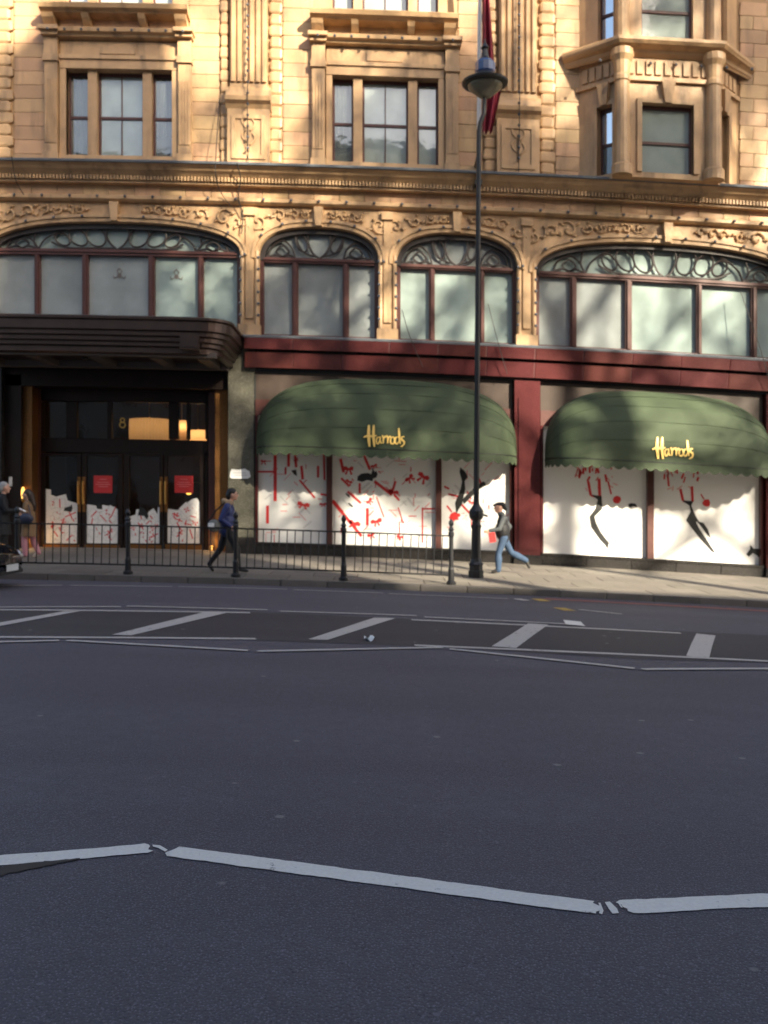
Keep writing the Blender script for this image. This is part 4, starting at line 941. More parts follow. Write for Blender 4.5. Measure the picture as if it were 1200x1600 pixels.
drum(203, 264, 655, 692, 28.2, 'wide glowing drum lamp seen through the glass right of the number 8')
drum(276, 292, 657, 690, 28.8, 'narrow glowing lamp between the two right transom panes')
drum(297, 322, 672, 694, 27.6, 'small low glowing drum lamp at the far right transom pane')
X, z = F(295, 765, 28.5); t = thing('wall_lantern', (X, 28.5, z-.15), 'small amber lantern glowing behind the rightmost glass door', 'lamp')
m = MB(); m.lathe([(.05, 0), (.09, .05), (.11, .22), (.07, .30)], (0, 0, 0), 6); part(m, 'lantern_glass', 'lantern_lit', t, local=True)
m = MB(); m.lathe([(.08, .30), (.12, .31), (.03, .38)], (0, 0, 0), 6); m.tube([(0, 0, .38), (0, 2.1, .40)], .015, 6); part(m, 'lantern_cap', 'brass', t, local=True)
X, z = F(36, 770, 25.25); t = thing('sconce', (X, 25.25, z-.15), 'small glowing sconce on the left bronze jamb beside the person in tan', 'lamp')
m = MB(); m.lathe([(.03, 0), (.055, .06), (.06, .18), (.02, .30)], (0, 0, 0), 10); part(m, 'flame_glass', 'lantern_lit', t, local=True)
m = MB(); m.lathe([(.02, -.10), (.06, -.04), (.06, 0)], (0, 0, 0), 10); m.tube([(0, 0, -.06), (0, .12, -.06)], .02, 6); part(m, 'wall_arm', 'brass', t, local=True)
X, z = F(375, 740, 24.9); t = thing('wall_sign', (X, 24.95, z-.14), 'small white shaped sign on the mottled granite pier', 'sign')
m = MB(); m.prism([(-.27, -.10), (-.20, -.13), (.20, -.13), (.27, -.08), (.24, .06), (.12, .13), (-.05, .10), (-.22, .12), (-.26, .03)], -.03, 0); m.v = [(x, y, q+.14) for x, y, q in m.v]; part(m, 'board', 'panel_white', t, local=True)
m = MB()
for a, c, q in ((-.18, .15, .02), (-.15, .18, -.04)): m.box(a, c, -.034, -.031, q+.13, q+.145)
part(m, 'faint_lettering', 'print_grey', t, local=True)
X, z = F(16, 752, 25.15); t = thing('notice_plate', (X, 25.17, z-.13), 'tiny pale plate on the dark reveal left of the entrance', 'sign')
m = MB(); m.box(-.04, .04, -.02, .02, 0, .25); part(m, 'plate', 'print_pale', t, local=True)
m = MB(); m.box(-.03, .03, -.023, -.021, .05, .2); part(m, 'plate_face', 'panel_white', t, local=True)
for (u, lab) in ((331, 'low brass uplighter at the foot of the right bronze jamb'), (55, 'low brass uplighter at the foot of the left bronze jamb')):
    X = F(u, 850, 25.55)[0]; t = thing('uplighter', (X, 25.5, pav(25)+.02), lab, 'lamp', 'uplighters by the jambs')
    m = MB(); m.lathe([(.06, 0), (.07, .03), (.06, .10), (.07, .12)], (0, 0, 0), 10); part(m, 'housing', 'brass', t, local=True)
    m = MB(); m.lathe([(.05, .121), (.045, .13)], (0, 0, 0), 10); part(m, 'lens', 'lantern_lit', t, local=True)
    ld = bpy.data.lights.new('uplight', 'POINT'); ld.energy = 2.2; ld.color = (1, .55, .18); ld.shadow_soft_size = .04
    lo_ = bpy.data.objects.new('uplight', ld); col.objects.link(lo_); lo_.parent = t; lo_.location = (0, -.22, .25)

# ------------------------------------------------------------------ guard railing
RY = 18.85; zr = pav(RY)
def rx(u): return (u-600)/1500*RY
posts = [-138, 27, 200, 368.5, 537, 705]
rail = thing('guard_railing', (rx(300), RY, zr), 'black iron guard railing with bars and ball-topped posts along the kerb', 'railing')
for u in posts:
    m = MB(); m.lathe([(.095, -.02), (.095, .05), (.062, .08), (.058, .30), (.045, .34), (.044, .93), (.058, .96), (.058, 1.02), (.04, 1.05), (.06, 1.08), (.036, 1.12), (.03, 1.15), (.048, 1.18), (.052, 1.22), (.034, 1.26), (.008, 1.29)], (rx(u), RY, zr), 12)
    part(m, 'post', 'iron_black', rail)
barm = None
for a, c in zip(posts, posts[1:]):
    x0, x1 = rx(a)+.05, rx(c)-.05
    for zz, hgt, nm in ((.94, .03, 'top_rail'), (.17, .03, 'bottom_rail')):
        m = MB(); m.box(x0, x1, RY-.022, RY+.022, zr+zz, zr+zz+hgt); part(m, nm, 'iron_black', rail)
    n = 13
    for k in range(1, n):
        X = x0+(x1-x0)*k/n
        if barm is None:
            q = MB(); q.tube([(0, 0, .2), (0, 0, .94)], .011, 6); barm = q.mesh('bar', 'iron_black', settle=False)
        piece(barm, 'bar', rail, (X, RY, zr))

# ------------------------------------------------------------------ street lamp
LY = 20.6; LX = (743.5-600)/1500*LY; zl = pav(LY)
lamp = thing('street_lamp', (LX, LY, zl), 'tall black street lamp column with wide domed lantern beside the railing end', 'street lamp')
lean = .0068
def lean_mb(mb): mb.v = [(x+z*lean, y, z) for x, y, z in mb.v]; return mb
m = MB(); m.lathe([(.17, -.02), (.17, .14), (.15, .16), (.15, .26), (.17, .28), (.13, .34), (.115, .40)], (0, 0, 0), 8); part(lean_mb(m), 'base', 'iron_black', lamp, local=True)
m = MB(); m.lathe([(.105, .40), (.10, 1.05), (.115, 1.07), (.115, 1.12), (.095, 1.14), (.09, 1.22)], (0, 0, 0), 12); part(lean_mb(m), 'lower_shaft', 'iron_black', lamp, local=True)
m = MB(); m.lathe([(.09, 1.22), (.14, 1.27), (.155, 1.33), (.155, 1.42), (.12, 1.48), (.07, 1.56), (.062, 1.62)], (0, 0, 0), 12); m.tube([(.1, -.02, 1.36), (.24, -.05, 1.31)], .02, 6); part(lean_mb(m), 'collar', 'iron_black', lamp, local=True)
m = MB(); m.lathe([(.062, 1.62), (.058, 4.5), (.05, 9.6)], (0, 0, 0), 12); part(lean_mb(m), 'column', 'iron_black', lamp, local=True)
tx = 9.6*lean+.13; tz = 10.62
m = MB(); m.tube([(9.6*lean, 0, 9.55), (9.6*lean+.03, 0, 9.75), (tx-.02, 0, 9.95), (tx, 0, tz-.2)], [.05, .05, .05, .05], 8); part(m, 'bracket', 'iron_black', lamp, local=True)
m = MB(); m.lathe([(.07, -.34), (.13, -.31), (.24, -.22), (.36, -.12), (.40, -.05)], (tx, 0, tz), 20); part(m, 'glass_bowl', 'lamp_glass', lamp, local=True, smooth=True)
m = MB(); m.lathe([(.44, -.07), (.49, -.04), (.50, .0), (.40, .05), (.28, .11), (.22, .18)], (tx, 0, tz), 24); part(m, 'dome_shade', 'iron_black', lamp, local=True)
m = MB(); m.lathe([(.20, .18), (.22, .22), (.22, .40), (.17, .46)], (tx, 0, tz), 12); part(m, 'gear_housing', 'lamp_blue', lamp, local=True)
m = MB(); m.lathe([(.17, .46), (.09, .54), (.06, .70), (.09, .74), (.03, .84), (.005, .95)], (tx, 0, tz), 12); part(m, 'finial', 'iron_black', lamp, local=True)
# ------------------------------------------------------------------ flagpole and flag
pX, pz = F(748, 286, 24.35)
fp = thing('flagpole', (pX, 24.45, pz), 'white flagpole standing on the cornice behind the street lamp', 'flagpole')
m = MB(); m.tube([(0, 0, 0), (0, -.25, 4), (.03, -.55, 9)], [.05, .045, .035], 10); part(m, 'pole', 'pole_white', fp, local=True)
m = MB(); m.box(-.09, .09, -.09, .35, -.02, .10); m.box(-.06, .06, -.08, .5, .6, .68); part(m, 'mount', 'iron_black', fp, local=True)
m = MB(); m.ball((.03, -.56, 9.05), .09, 10, 6); part(m, 'finial', 'brass', fp, local=True)
fl = thing('flag', (pX, 24.3, pz+1.1), 'dark red flag hanging limp from the white pole', 'flag')
def flagf(s, t):                                       # s across the folds, t down
    wdt = .05+.42*(1-(1-t)**.8)**.9 if t < .8 else .05+.42*(1-(t-.8)/.2*.55)
    x = .05+wdt*s; y = -.28-.06*t+.10*math.sin(s*13+t*3)*(.3+t); z = 5.2*(1-t)+.25*s*(t-.1)-(.55*s if t > .97 else 0)*0
    return (x, y-.05, z-.5*s*t*.4)
m = MB(); m.grid(flagf, 36, 30); part(m, 'cloth', 'flag_red', fl, local=True, smooth=True)
m = MB(); m.grid(lambda s, t: tuple(Vector(flagf(s, t))+Vector((0, .012, 0))), 36, 30); part(m, 'cloth_lining', 'flag_red', fl, local=True, smooth=True)
m = MB(); m.tube([(.03, -.33, 5.2), (.03, -.28, 2.6), (.03, -.2, .1)], .012, 6); part(m, 'hoist_rope', 'pole_white', fl, local=True)

# ------------------------------------------------------------------ parked car at the left edge, its nose just in view
car = thing('car', (-6.52, 16.75, 0), 'black car with white number plate, cut off at the left edge', 'car')
# local: nose at x=0, tail at x=-4.2, half width .86
secs = []
def carsec(x, hw, zb, zsh, zt, tw):                   # cross-section half outline
    return [(x, -hw*.9, zb), (x, -hw, zb+.12), (x, -hw, zsh-.12), (x, -hw*.96, zsh), (x, -tw, zt), (x, 0, zt+.02), (x, tw, zt), (x, hw*.96, zsh), (x, hw, zsh-.12), (x, hw, zb+.12), (x, hw*.9, zb)]
S = [(0, .55, .30, .50, .56, .40), (-.06, .66, .24, .58, .64, .46), (-.22, .76, .2, .66, .74, .52), (-.6, .83, .2, .72, .82, .56), (-1.25, .86, .2, .80, .90, .60), (-1.5, .86, .2, .86, .96, .66), (-2.05, .86, .2, .92, 1.40, .60), (-2.7, .86, .2, .94, 1.47, .60), (-3.3, .86, .2, .95, 1.40, .58), (-3.85, .84, .22, .94, 1.02, .62), (-4.12, .78, .28, .86, .90, .58), (-4.2, .64, .34, .66, .70, .5)]
m = MB(); rows = [carsec(*q) for q in S]; k = len(rows[0])
m.add([p for r in rows for p in r], [(i*k+j, i*k+j+1, (i+1)*k+j+1, (i+1)*k+j) for i in range(len(rows)-1) for j in range(k-1)]+[tuple(range(k)), tuple((len(rows)-1)*k+j for j in reversed(range(k)))]+[(i*k, (i+1)*k, (i+1)*k+k-1, i*k+k-1) for i in range(len(rows)-1)])
body = part(m, 'body', 'car_black', car, local=True, smooth=True)
for sy in (-1, 1):
    for wx in (-.85, -3.3):
        m = MB(); m.lathe([(.20, -.10), (.30, -.10), (.315, -.06), (.315, .06), (.30, .10), (.20, .10)], (0, 0, 0), 20); m.v = [(x+wx, z+sy*.79, y+.315) for x, y, z in m.v]; wh = part(m, 'wheel', 'tyre', car, local=True)
        m = MB(); m.lathe([(.02, -.112), (.20, -.105), (.20, .105), (.02, .112)], (0, 0, 0), 14); m.v = [(x+wx, z+sy*.79, y+.315) for x, y, z in m.v]; part(m, 'rim', 'alloy', wh, local=True)
    m = MB(); m.ball((-.16, sy*.56, .575), (.13, .15, .075), 12, 8); part(m, 'headlight', 'headlamp', car, local=True, smooth=True)
    m = MB(); m.hexa([(-1.62, sy*.845, .95), (-3.55, sy*.85, .98), (-3.55, sy*.80, .98), (-1.62, sy*.80, .95), (-2.1, sy*.655, 1.36), (-3.25, sy*.645, 1.37), (-3.25, sy*.6, 1.37), (-2.1, sy*.6, 1.36)]); part(m, 'side_window', 'car_glass', car, local=True)
    m = MB(); m.ball((-1.65, sy*.95, .98), (.08, .11, .07), 8, 6); part(m, 'mirror', 'car_black', car, local=True)
    m = MB(); m.ball((-4.12, sy*.6, .72), (.08, .12, .1), 8, 6); part(m, 'tail_light', 'bag_red', car, local=True)
m = MB(); m.hexa([(-1.50, -.6, .985), (-1.50, .6, .985), (-1.58, .6, .97), (-1.58, -.6, .97), (-2.0, -.55, 1.40), (-2.0, .55, 1.40), (-2.06, .55, 1.38), (-2.06, -.55, 1.38)]); part(m, 'windscreen', 'car_glass', car, local=True)
m = MB()
for q in range(4): m.box(-.02, .012, -.26, .26, .42+.03*q, .435+.03*q)
part(m, 'grille', 'iron_black', car, local=True)
m = MB(); m.box(-.04, .03, -.5, .5, .25, .31); part(m, 'bumper', 'rubber', car, local=True)
m = MB(); m.box(.031, .045, -.26, .26, .30, .415); part(m, 'number_plate', 'plate', car, local=True)

# ------------------------------------------------------------------ people
def capsule(p, r, q, s, n=12):
    p, q = Vector(p), Vector(q); d = q-p; L = d.length or 1e-4; d = d/L; u = d.orthogonal().normalized(); v = d.cross(u)
    rings = [(p-d*r*math.cos(t), r*math.sin(t)) for t in (.25, .8, PI/2)]+[(q+d*s*math.cos(t), s*math.sin(t)) for t in (PI/2, .8, .25)]
    vs = []; fs = []
    for c, rr in rings: vs += [c+(u*math.cos(2*PI*j/n)+v*math.sin(2*PI*j/n))*rr for j in range(n)]
    for i in range(5):
        for j in range(n): fs.append((i*n+j, i*n+(j+1) % n, (i+1)*n+(j+1) % n, (i+1)*n+j))
    fs.append(tuple(reversed(range(n)))); fs.append(tuple(5*n+j for j in range(n))); return vs, fs
def fuse(name, prims, parent, voxel=.012, smooth=4):
    """union of tapered limbs and ellipsoids remeshed to one skin; each face takes the material of the limb it came from"""
    mb = MB()
    for pr in prims:
        if pr[0] == 'c': mb.add(*capsule(*pr[1:5]))
        else: mb.ball(pr[1], pr[2], 16, 10)
    me = mb.mesh(name, 'skin', settle=False)
    o = bpy.data.objects.new(name+'_tmp', me); col.objects.link(o)
    rm = o.modifiers.new('r', 'REMESH'); rm.mode = 'VOXEL'; rm.voxel_size = voxel; rm.use_smooth_shade = True
    sm = o.modifiers.new('s', 'SMOOTH'); sm.factor = .5; sm.iterations = smooth
    dg = bpy.context.evaluated_depsgraph_get(); ev = o.evaluated_get(dg); out = bpy.data.meshes.new_from_object(ev)
    bpy.data.objects.remove(o); out.name = name; out.materials.clear()
    names = []
    for pr in prims:
        if pr[-1] not in names: names.append(pr[-1])
    for n in names: out.materials.append(MATS[n])
    def dist(pr, c):
        if pr[0] == 'c':
            a, ra, b, rb = Vector(pr[1]), pr[2], Vector(pr[3]), pr[4]; d = b-a; t = max(0, min(1, (c-a).dot(d)/max(1e-9, d.length_squared))); return (c-a-d*t).length-(ra+(rb-ra)*t)
        e = pr[2]; e = e if isinstance(e, tuple) else (e, e, e); d = c-Vector(pr[1]); k = Vector((d.x/e[0], d.y/e[1], d.z/e[2])); return (k.length-1)*min(e)
    for f in out.polygons:
        c = f.center; f.material_index = names.index(min(prims, key=lambda p: dist(p, c))[-1]); f.use_smooth = True
    ob = bpy.data.objects.new(name, out); col.objects.link(ob); ob.parent = parent; return ob
def lerp(a, b, t): return tuple(p+(q-p)*t for p, q in zip(a, b))
def hand(wrist, d, side, m, curl=.5):
    """palm, four bent fingers and a thumb; d is the direction the hand points"""
    w, d = Vector(wrist), Vector(d).normalized(); sd = Vector((0, side, 0)); nrm = d.cross(Vector((0, 1, 0))).normalized(); out = []
    lat = nrm; fwd = d
    out.append(('c', tuple(w), .026, tuple(w+d*.07), .03, m))
    for i, (o, L) in enumerate(((-.028, .065), (-.009, .075), (.010, .07), (.028, .055))):
        b = w+d*.08+lat*o; k = b+d*L*.5; e = k+(d*(1-curl)+sd*-curl)*L*.5; out.append(('c', tuple(b), .0098, tuple(k), .0092, m)); out.append(('c', tuple(k), .0092, tuple(e), .008, m))
    b = w+d*.03-lat*.028; out.append(('c', tuple(b), .012, tuple(b+d*.035-lat*.03), .0105, m)); out.append(('c', tuple(b+d*.035-lat*.03), .0105, tuple(b+d*.06-lat*.034), .009, m))
    return out
def person(name, label, loc, rz, J, C, extra=(), hairp=(), scale=1.0):
    """J: joints in metres (x forward, y left, z up); C: materials"""
    t = thing(name, loc, label, 'person', 'people on the pavement', rz); t.scale = (scale,)*3
    pr = []
    hd = Vector(J['head']); nk = J['neck']; ch = J['chest']; pv_ = J['pelvis']
    pr += [('e', tuple(hd), (.095, .075, .118), 'skin'), ('c', tuple(hd+Vector((.03, 0, -.05))), .058, tuple(hd+Vector((.055, 0, -.085))), .035, 'skin'), ('c', tuple(hd+Vector((.09, 0, .01))), .012, tuple(hd+Vector((.112, 0, -.02))), .016, 'skin')]
    for s in (-1, 1): pr += [('e', tuple(hd+Vector((.086, s*.032, .012))), (.012, .013, .009), 'hair_dark'), ('e', tuple(hd+Vector((-.005, s*.078, -.005))), (.025, .012, .034), 'skin')]
    pr += [('e', tuple(hd+Vector((.092, 0, -.062))), (.01, .022, .006), 'cloth_pink')]
    pr += [('c', nk, .052, tuple(hd+Vector((-.015, 0, -.06))), .048, 'skin')]
    pr += [('e', ch, (.125, .185, .20), C['top']), ('c', lerp(ch, pv_, .45), .135, pv_, .14, C['top']), ('c', tuple(Vector(ch)+Vector((0, -.13, .12))), .07, tuple(Vector(ch)+Vector((0, .13, .12))), .07, C['top']), ('c', tuple(Vector(ch)+Vector((0, 0, .12))), .085, nk, .06, C['top'])]
    for s, k in ((1, 'L'), (-1, 'R')):
        sh, el, wr = J['sh'+k], J['el'+k], J['wr'+k]
        pr += [('c', sh, .072, el, .054, C['sleeve']), ('c', el, .052, lerp(el, wr, .92), .042, C['sleeve'])]
        pr += hand(wr, Vector(wr)-Vector(el), s, 'skin')
        hp, kn, an, to = J['hip'+k], J['kn'+k], J['an'+k], J['to'+k]
        fl_ = C.get('flare', 1)
        pr += [('c', hp, .098, kn, .068, C['leg']), ('c', kn, .066, lerp(kn, an, .35), .062*fl_, C['leg']), ('c', lerp(kn, an, .3), .062*fl_, an, .046*fl_, C['leg'])]
        sole = Vector(an)+(Vector(to)-Vector(an))*.0
        pr += [('c', an, .042, lerp(an, to, .5), .044, C['shoe']), ('c', lerp(an, to, .4), .044, to, .034, C['shoe'])]
    pr += list(extra)
    fuse('body', pr, t)
    if hairp: fuse('hair', list(hairp), t, .012, 3)
    return t
def coat_skirt(t, x, z0, z1, r0, r1, m):
    mb = MB(); mb.grid(lambda s, v: (x+(r1+(r0-r1)*v+.012*math.sin(s*2*PI*7)*(1-v))*math.cos(s*2*PI)*.9, (r1+(r0-r1)*v+.012*math.sin(s*2*PI*7)*(1-v))*math.sin(s*2*PI)*1.1, z0+(z1-z0)*v), 56, 6); part(mb, 'coat_skirt', m, t, local=True, smooth=True)
def E(c, r, m): return ('e', c, r, m)
def Cc(a, r, b, s, m): return ('c', a, r, b, s, m)
# striding man in the blue jacket (faces right)
x, y = (356-600)/1500*19.7, 19.7
J = dict(head=(.10, 0, 1.60), neck=(.05, 0, 1.44), chest=(.02, 0, 1.24), pelvis=(-.02, 0, .93), shL=(.0, .19, 1.36), elL=(-.12, .25, 1.10), wrL=(.04, .24, .92), shR=(.02, -.19, 1.36), elR=(-.10, -.25, 1.09), wrR=(.10, -.22, .95),
         hipL=(-.03, .09, .90), knL=(-.16, .10, .50), anL=(-.40, .10, .17), toL=(-.33, .10, .045), hipR=(.0, -.09, .90), knR=(.20, -.10, .50), anR=(.24, -.10, .08), toR=(.41, -.11, .045))
h = (.10, 0, 1.60)
person('person', 'person in shiny blue jacket with fur collar and grey satchel striding right behind the railing', (x, y, pav(y)), 0, J, dict(top='cloth_blue', sleeve='cloth_blue', leg='cloth_black', shoe='shoe_dark'),
       [E((-.0, 0, 1.06), (.155, .20, .23), 'cloth_blue'), E((-.02, 0, .87), (.16, .19, .14), 'cloth_blue'), Cc((-.05, -.08, 1.46), .06, (.06, -.09, 1.43), .055, 'cloth_fur'), Cc((-.05, .08, 1.46), .06, (.06, .09, 1.43), .055, 'cloth_fur'), Cc((-.07, -.07, 1.47), .06, (-.07, .07, 1.47), .06, 'cloth_fur')],
       [E((.075, 0, 1.645), (.105, .088, .10), 'hair_dark'), E((.03, 0, 1.59), (.075, .086, .10), 'hair_dark')])
bag = thing('satchel', (x-.26, y-.22, pav(y)+.82), 'grey satchel hanging at the back of the person in blue', 'bag')
m = MB(); m.ball((.02, 0, .14), (.14, .07, .13), 12, 8); part(m, 'pouch', 'bag_grey', bag, local=True, smooth=True)
m = MB(); m.box(-.09, .03, -.08, -.066, .10, .2); part(m, 'flap', 'paper', bag, local=True)
m = MB(); m.tube([(-.12, 0, .2), (.05, .02, .45), (.24, .1, .63)], .014, 6); m.tube([(.1, 0, .2), (.2, .0, .42), (.28, .1, .62)], .014, 6); part(m, 'strap', 'cloth_black', bag, local=True)
# running man in cap, dark jacket and jeans (faces left)
x, y = (785-600)/1500*21.8, 21.8
J = dict(head=(.08, 0, 1.50), neck=(.04, 0, 1.34), chest=(.0, 0, 1.14), pelvis=(-.03, 0, .84), shL=(.0, .19, 1.26), elL=(.10, .26, 1.02), wrL=(.32, .24, .98), shR=(-.02, -.19, 1.26), elR=(-.20, -.26, 1.06), wrR=(-.10, -.27, .86),
         hipL=(-.02, .09, .82), knL=(.10, .10, .46), anL=(.10, .10, .09), toL=(.24, .10, .045), hipR=(-.03, -.09, .82), knR=(-.22, -.10, .47), anR=(-.55, -.10, .30), toR=(-.62, -.10, .14))
person('person', 'person in dark jacket, flat cap and blue jeans hurrying left past the lamp post', (x, y, pav(y)), PI, J, dict(top='cloth_black', sleeve='cloth_grey', leg='cloth_jeans', shoe='shoe_dark', flare=1.35),
       [E((-.0, 0, .98), (.17, .21, .24), 'cloth_black'), E((.03, 0, 1.36), (.085, .09, .05), 'cloth_grey'), E((-.02, 0, 1.26), (.10, .17, .07), 'cloth_grey')],
       [E((.05, 0, 1.575), (.12, .095, .05), 'cloth_black'), Cc((.10, 0, 1.565), .05, (.19, 0, 1.55), .03, 'cloth_black'), Cc((.0, 0, 1.56), .07, (-.07, .0, 1.47), .045, 'cloth_black')])
bag = thing('shopping_bag', (x-.24, y-.2, pav(y)+.70), 'small bright red bag swinging from the hand of the person in jeans', 'bag')
m = MB(); m.hexa([(-.07, -.03, 0), (.07, -.03, .02), (.07, .03, .02), (-.07, .03, 0), (-.10, -.04, .22), (.04, -.04, .24), (.04, .04, .24), (-.10, .04, .22)]); part(m, 'pouch', 'bag_red', bag, local=True)
m = MB(); m.tube([(-.08, 0, .22), (-.08, 0, .30), (-.03, 0, .31), (.02, 0, .23)], .006, 5); part(m, 'handle', 'bag_red', bag, local=True)
# woman in tan coat and pink trousers (faces left)
x, y = (45-600)/1500*22.2, 22.2
J = dict(head=(.05, 0, 1.46), neck=(.02, 0, 1.31), chest=(.0, 0, 1.13), pelvis=(-.01, 0, .86), shL=(.0, .16, 1.24), elL=(.02, .21, .99), wrL=(.16, .18, .88), shR=(.0, -.16, 1.24), elR=(-.02, -.21, .99), wrR=(.14, -.16, 1.0),
         hipL=(.0, .08, .84), knL=(.07, .08, .45), anL=(.05, .08, .08), toL=(.19, .08, .04), hipR=(-.02, -.08, .84), knR=(-.05, -.08, .45), anR=(-.20, -.08, .12), toR=(-.10, -.08, .045))
pw = person('person', 'person with long dark hair in tan coat and pink trousers by the entrance', (x, y, pav(y)), PI, J, dict(top='cloth_tan', sleeve='cloth_tan', leg='cloth_pink', shoe='shoe_pale', flare=1.2),
       [Cc((0, 0, 1.0), .15, (-.01, 0, .8), .14, 'cloth_tan')], [E((.02, 0, 1.50), (.105, .09, .10), 'hair_brown'), Cc((-.04, 0, 1.46), .085, (-.11, 0, 1.22), .07, 'hair_brown'), Cc((-.10, 0, 1.25), .07, (-.13, 0, 1.12), .04, 'hair_brown')])
coat_skirt(pw, -.01, .50, .98, .15, .195, 'cloth_tan')
bag = thing('handbag', (x+.02, y-.26, pav(y)+.78), 'dark navy shoulder bag at the hip of the person in tan', 'bag')
m = MB(); m.ball((0, 0, .13), (.19, .07, .13), 14, 8); part(m, 'pouch', 'leather_navy', bag, local=True, smooth=True)
m = MB(); m.tube([(-.12, 0, .2), (-.06, .06, .4), (0, .1, .54), (.06, .06, .4), (.12, 0, .2)], .012, 6); part(m, 'strap', 'leather_navy', bag, local=True)
# grey-haired man at the left edge, seen from behind, turned right
x, y = (4-600)/1500*20.6, 20.6
J = dict(head=(.05, 0, 1.63), neck=(.02, 0, 1.47), chest=(.0, 0, 1.27), pelvis=(-.02, 0, .95), shL=(.0, .19, 1.39), elL=(.06, .24, 1.12), wrL=(.26, .18, 1.08), shR=(.0, -.19, 1.39), elR=(.08, -.24, 1.14), wrR=(.30, -.16, 1.14),
         hipL=(-.01, .09, .92), knL=(.02, .10, .50), anL=(.0, .10, .08), toL=(.15, .11, .045), hipR=(-.01, -.09, .92), knR=(.0, -.10, .50), anR=(-.03, -.10, .08), toR=(.12, -.11, .045))
pw = person('person', 'grey-haired person in a dark coat reading a sheet at the left edge', (x, y, pav(y)), .35, J, dict(top='cloth_black', sleeve='cloth_black', leg='cloth_black', shoe='shoe_dark'),
       [Cc((0, 0, 1.1), .165, (-.02, 0, .92), .15, 'cloth_black')], [E((.02, 0, 1.675), (.10, .086, .09), 'hair_grey'), E((-.02, 0, 1.62), (.075, .084, .09), 'hair_grey')])
coat_skirt(pw, -.01, .62, 1.1, .16, .21, 'cloth_black')
sh = thing('paper_sheet', (x+.42, y-.05, pav(y)+1.12), 'white folded sheet held by the grey-haired person', 'paper')
m = MB(); m.grid(lambda s, t: (-.08+.2*s, -.1+.2*t, .10-.10*s+.01*math.sin(t*5)), 6, 4); part(m, 'leaf', 'paper', sh, local=True)

# ------------------------------------------------------------------ the other side of the street, unseen behind the camera: heights shaped for the shade on road and store, shows in the panes
def opposite(x0, x1, y, h, roof, m_wall, label, storeys, chim=()):
    t = thing('terrace_building', ((x0+x1)/2, y-5, 0), label, 'building', 'buildings across the street'); og = t.location
    def L(mb): mb.v = [(a-(x0+x1)/2, c-(y-5), z) for a, c, z in mb.v]; return mb
    m = MB(); m.hexa([(x0, y-11, -.3), (x1, y-11, -.3), (x1, y, -.3), (x0, y, -.3), (x0, y-11, h), (x1, y-11, h), (x1, y, h), (x0, y, h)]); part(L(m), 'wall', m_wall, t, local=True)
    m = MB(); m.hexa([(x0, y-.3, h), (x1, y-.3, h), (x1, y+.35, h+.0), (x0, y+.35, h), (x0, y-.3, h+.35), (x1, y-.3, h+.35), (x1, y+.45, h+.35), (x0, y+.45, h+.35)]); part(L(m), 'cornice', 'stone_far', t, local=True)
    if roof:
        m = MB(); m.hexa([(x0, y-10.5, h), (x1, y-10.5, h), (x1, y-1, h), (x0, y-1, h), (x0+.3, y-6.5, h+roof), (x1-.3, y-6.5, h+roof), (x1-.3, y-4.5, h+roof), (x0+.3, y-4.5, h+roof)]); part(L(m), 'roof', 'slate', t, local=True)
    sh_ = h/storeys
    for s in range(storeys):
        n = max(2, int((x1-x0)/2.6))
        for k in range(n):
            cx = x0+(k+.5)*(x1-x0)/n; z0 = s*sh_+.9; z1 = z0+sh_*.62
            m = MB(); m.box(cx-.68, cx+.68, y-.02, y+.06, z0-.1, z1+.12); w = part(L(m), 'window', 'sash_far', t, local=True)
            m = MB(); m.box(cx-.52, cx+.52, y+.062, y+.075, z0, (z0+z1)/2-.03); m.box(cx-.52, cx+.52, y+.062, y+.075, (z0+z1)/2+.03, z1); part(L(m), 'pane', 'win_far', w, local=True)
    for (cx, cy, wx, wy, zt) in chim:
        m = MB(); m.box(cx-wx/2, cx+wx/2, cy-wy/2, cy+wy/2, h-.5, zt); m.box(cx-wx/2-.12, cx+wx/2+.12, cy-wy/2-.12, cy+wy/2+.12, zt, zt+.25); c = part(L(m), 'chimney', 'brick_far', t, local=True)
        for q in range(max(2, int(wx/.5))):
            m = MB(); m.lathe([(.17, 0), (.15, .5), (.18, .6), (.13, .9)], (cx-wx/2+.3+q*(wx-.6)/max(1, int(wx/.5)-1), cy, zt+.25), 8); part(L(m), 'chimney_pot', 'chimney_pot', c, local=True)
OPP = -9.2
opposite(-30, -12, OPP, 21, 4, 'stucco_far', 'white stucco terrace across the street, far left behind the viewer', 6)
opposite(-12, 3, OPP, 23, 3, 'stone_far', 'pale stone block across the street, left behind the viewer', 6)
opposite(3, 20.6, OPP, 24.2, 0, 'brick_far', 'tall brick mansion block across the street with stair tower', 7, [(18.5, OPP-2, 2.5, 2.6, 35.2), (8, OPP-3, 2.4, 1.0, 30), (14.4, OPP-3, 1.6, 1.0, 33)])  # tower and tall stacks added to throw shade on the upper facade
opposite(20.6, 43.2, OPP, 15.2, 4.5, 'stucco_far', 'low white stucco terrace across the street with two chimney stacks', 4, [(23.0, OPP-5.5, 1.5, .9, 23.5), (41.0, OPP-5.5, 1.6, .9, 22.5)])
opposite(43.2, 58, OPP, 30, 4, 'brick_far', 'tall red brick block across the street, right behind the viewer', 7, [(47, OPP-5, 3, 1, 37)])

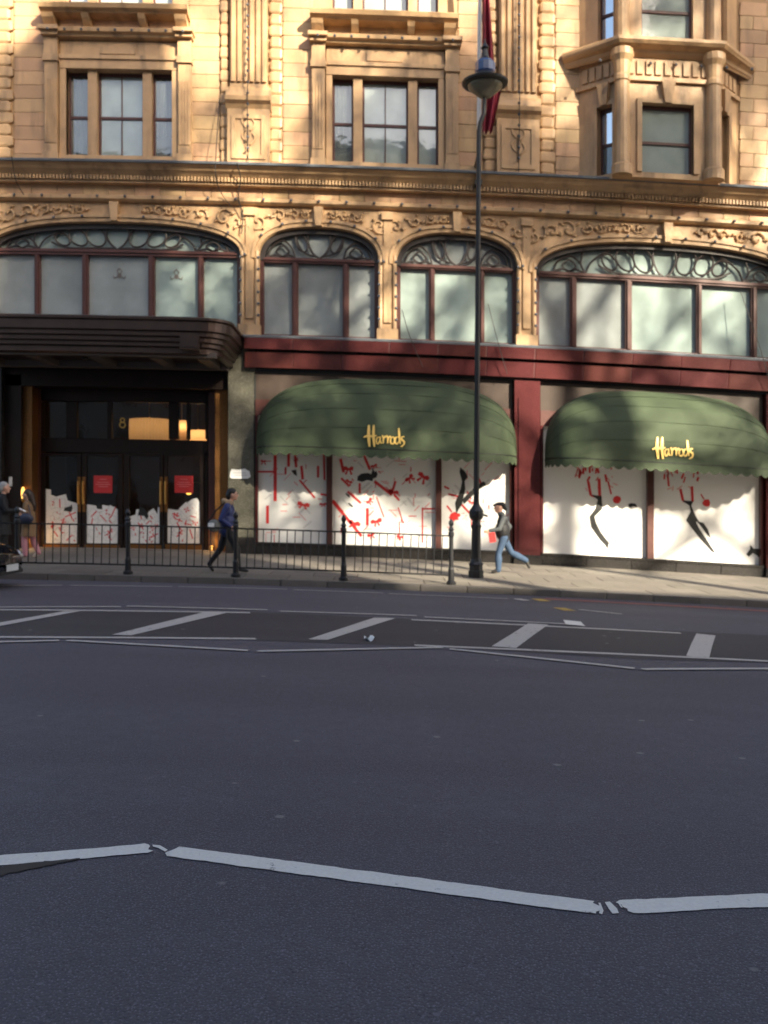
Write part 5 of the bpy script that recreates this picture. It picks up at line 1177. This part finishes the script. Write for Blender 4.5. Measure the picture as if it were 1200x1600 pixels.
# ------------------------------------------------------------------ unseen tall trees added on the near pavement so their crowns dapple the sun on the store
def plane_tree(x, y, height, seed, label, spread=1.0):
    rnd = random.Random(seed); t = thing('plane_tree', (x, y, .12), label, 'tree', 'trees on the near pavement')
    trunk, limbs, twigs, leaves = MB(), MB(), MB(), MB()
    th = height*.76
    trunk.tube([(.06*math.sin(k), .05*math.cos(k*1.3), -.3+th*k/6) for k in range(7)], [.52, .40, .36, .34, .32, .30, .26], 10)
    tips = []
    def grow(p, d, L, r, lv):
        n = 3; pts = [p]; q = p
        for k in range(n):
            d = (d+Vector((rnd.uniform(-1, 1), rnd.uniform(-1, 1), rnd.uniform(-.3, .6)))*.17).normalized(); q = q+d*L/n; pts.append(q)
        (limbs if lv < 2 else twigs).tube(pts, [r, r*.9, r*.8, r*.65], 6 if lv < 2 else 4, False)
        if lv >= 3: tips.append(q); return
        for k in range(rnd.choice((2, 3)) if lv else 3):
            nd = (d+Vector((rnd.uniform(-1, 1)*spread, rnd.uniform(-1, 1)*spread, rnd.uniform(-.5, .55)))*.75).normalized()
            grow(q if k else pts[2], nd, L*rnd.uniform(.62, .85), r*.52, lv+1)
    for k in range(11):
        z0 = th*(.66+.034*k); a = k*2.4+rnd.random(); d = Vector((math.cos(a), math.sin(a), .45+.12*k)).normalized()
        grow(Vector((0, 0, min(z0, th-.4))), d, height*.105, .18, 0)
    for p in tips:
        if noise.noise(p*.30+Vector((seed, 0, 0))) < .13: continue  # leaf clumps kept in patches, shaped for the dapples they throw
        for _ in range(130):
            c = p+Vector((rnd.gauss(0, .6), rnd.gauss(0, .6), rnd.gauss(0, .55))); u = Vector((rnd.uniform(-1, 1), rnd.uniform(-1, 1), rnd.uniform(-1, 1))).normalized(); v = u.orthogonal().normalized(); s = rnd.uniform(.08, .13)
            leaves.add([c-u*s, c+v*s*.7, c+u*s, c-v*s*.7], [(0, 1, 2, 3)])
    part(trunk, 'trunk', 'bark', t, local=True); part(limbs, 'limbs', 'bark', t, local=True)
    cr = part(twigs, 'crown', 'bark', t, local=True); part(leaves, 'leaves', 'leaf_dry', cr, local=True, kind='stuff')
plane_tree(14.6, -4.6, 33, 21, 'tall bare plane tree across the street opposite the entrance canopy')
plane_tree(20.2, -4.6, 33.5, 3, 'tall bare plane tree across the street opposite the longer awning')
plane_tree(31.6, -4.6, 34, 5, 'tall bare plane tree across the street opposite the right edge of the bay window')
plane_tree(26.4, -4.6, 33.5, 8, 'tall bare plane tree across the street opposite the right-hand awning')
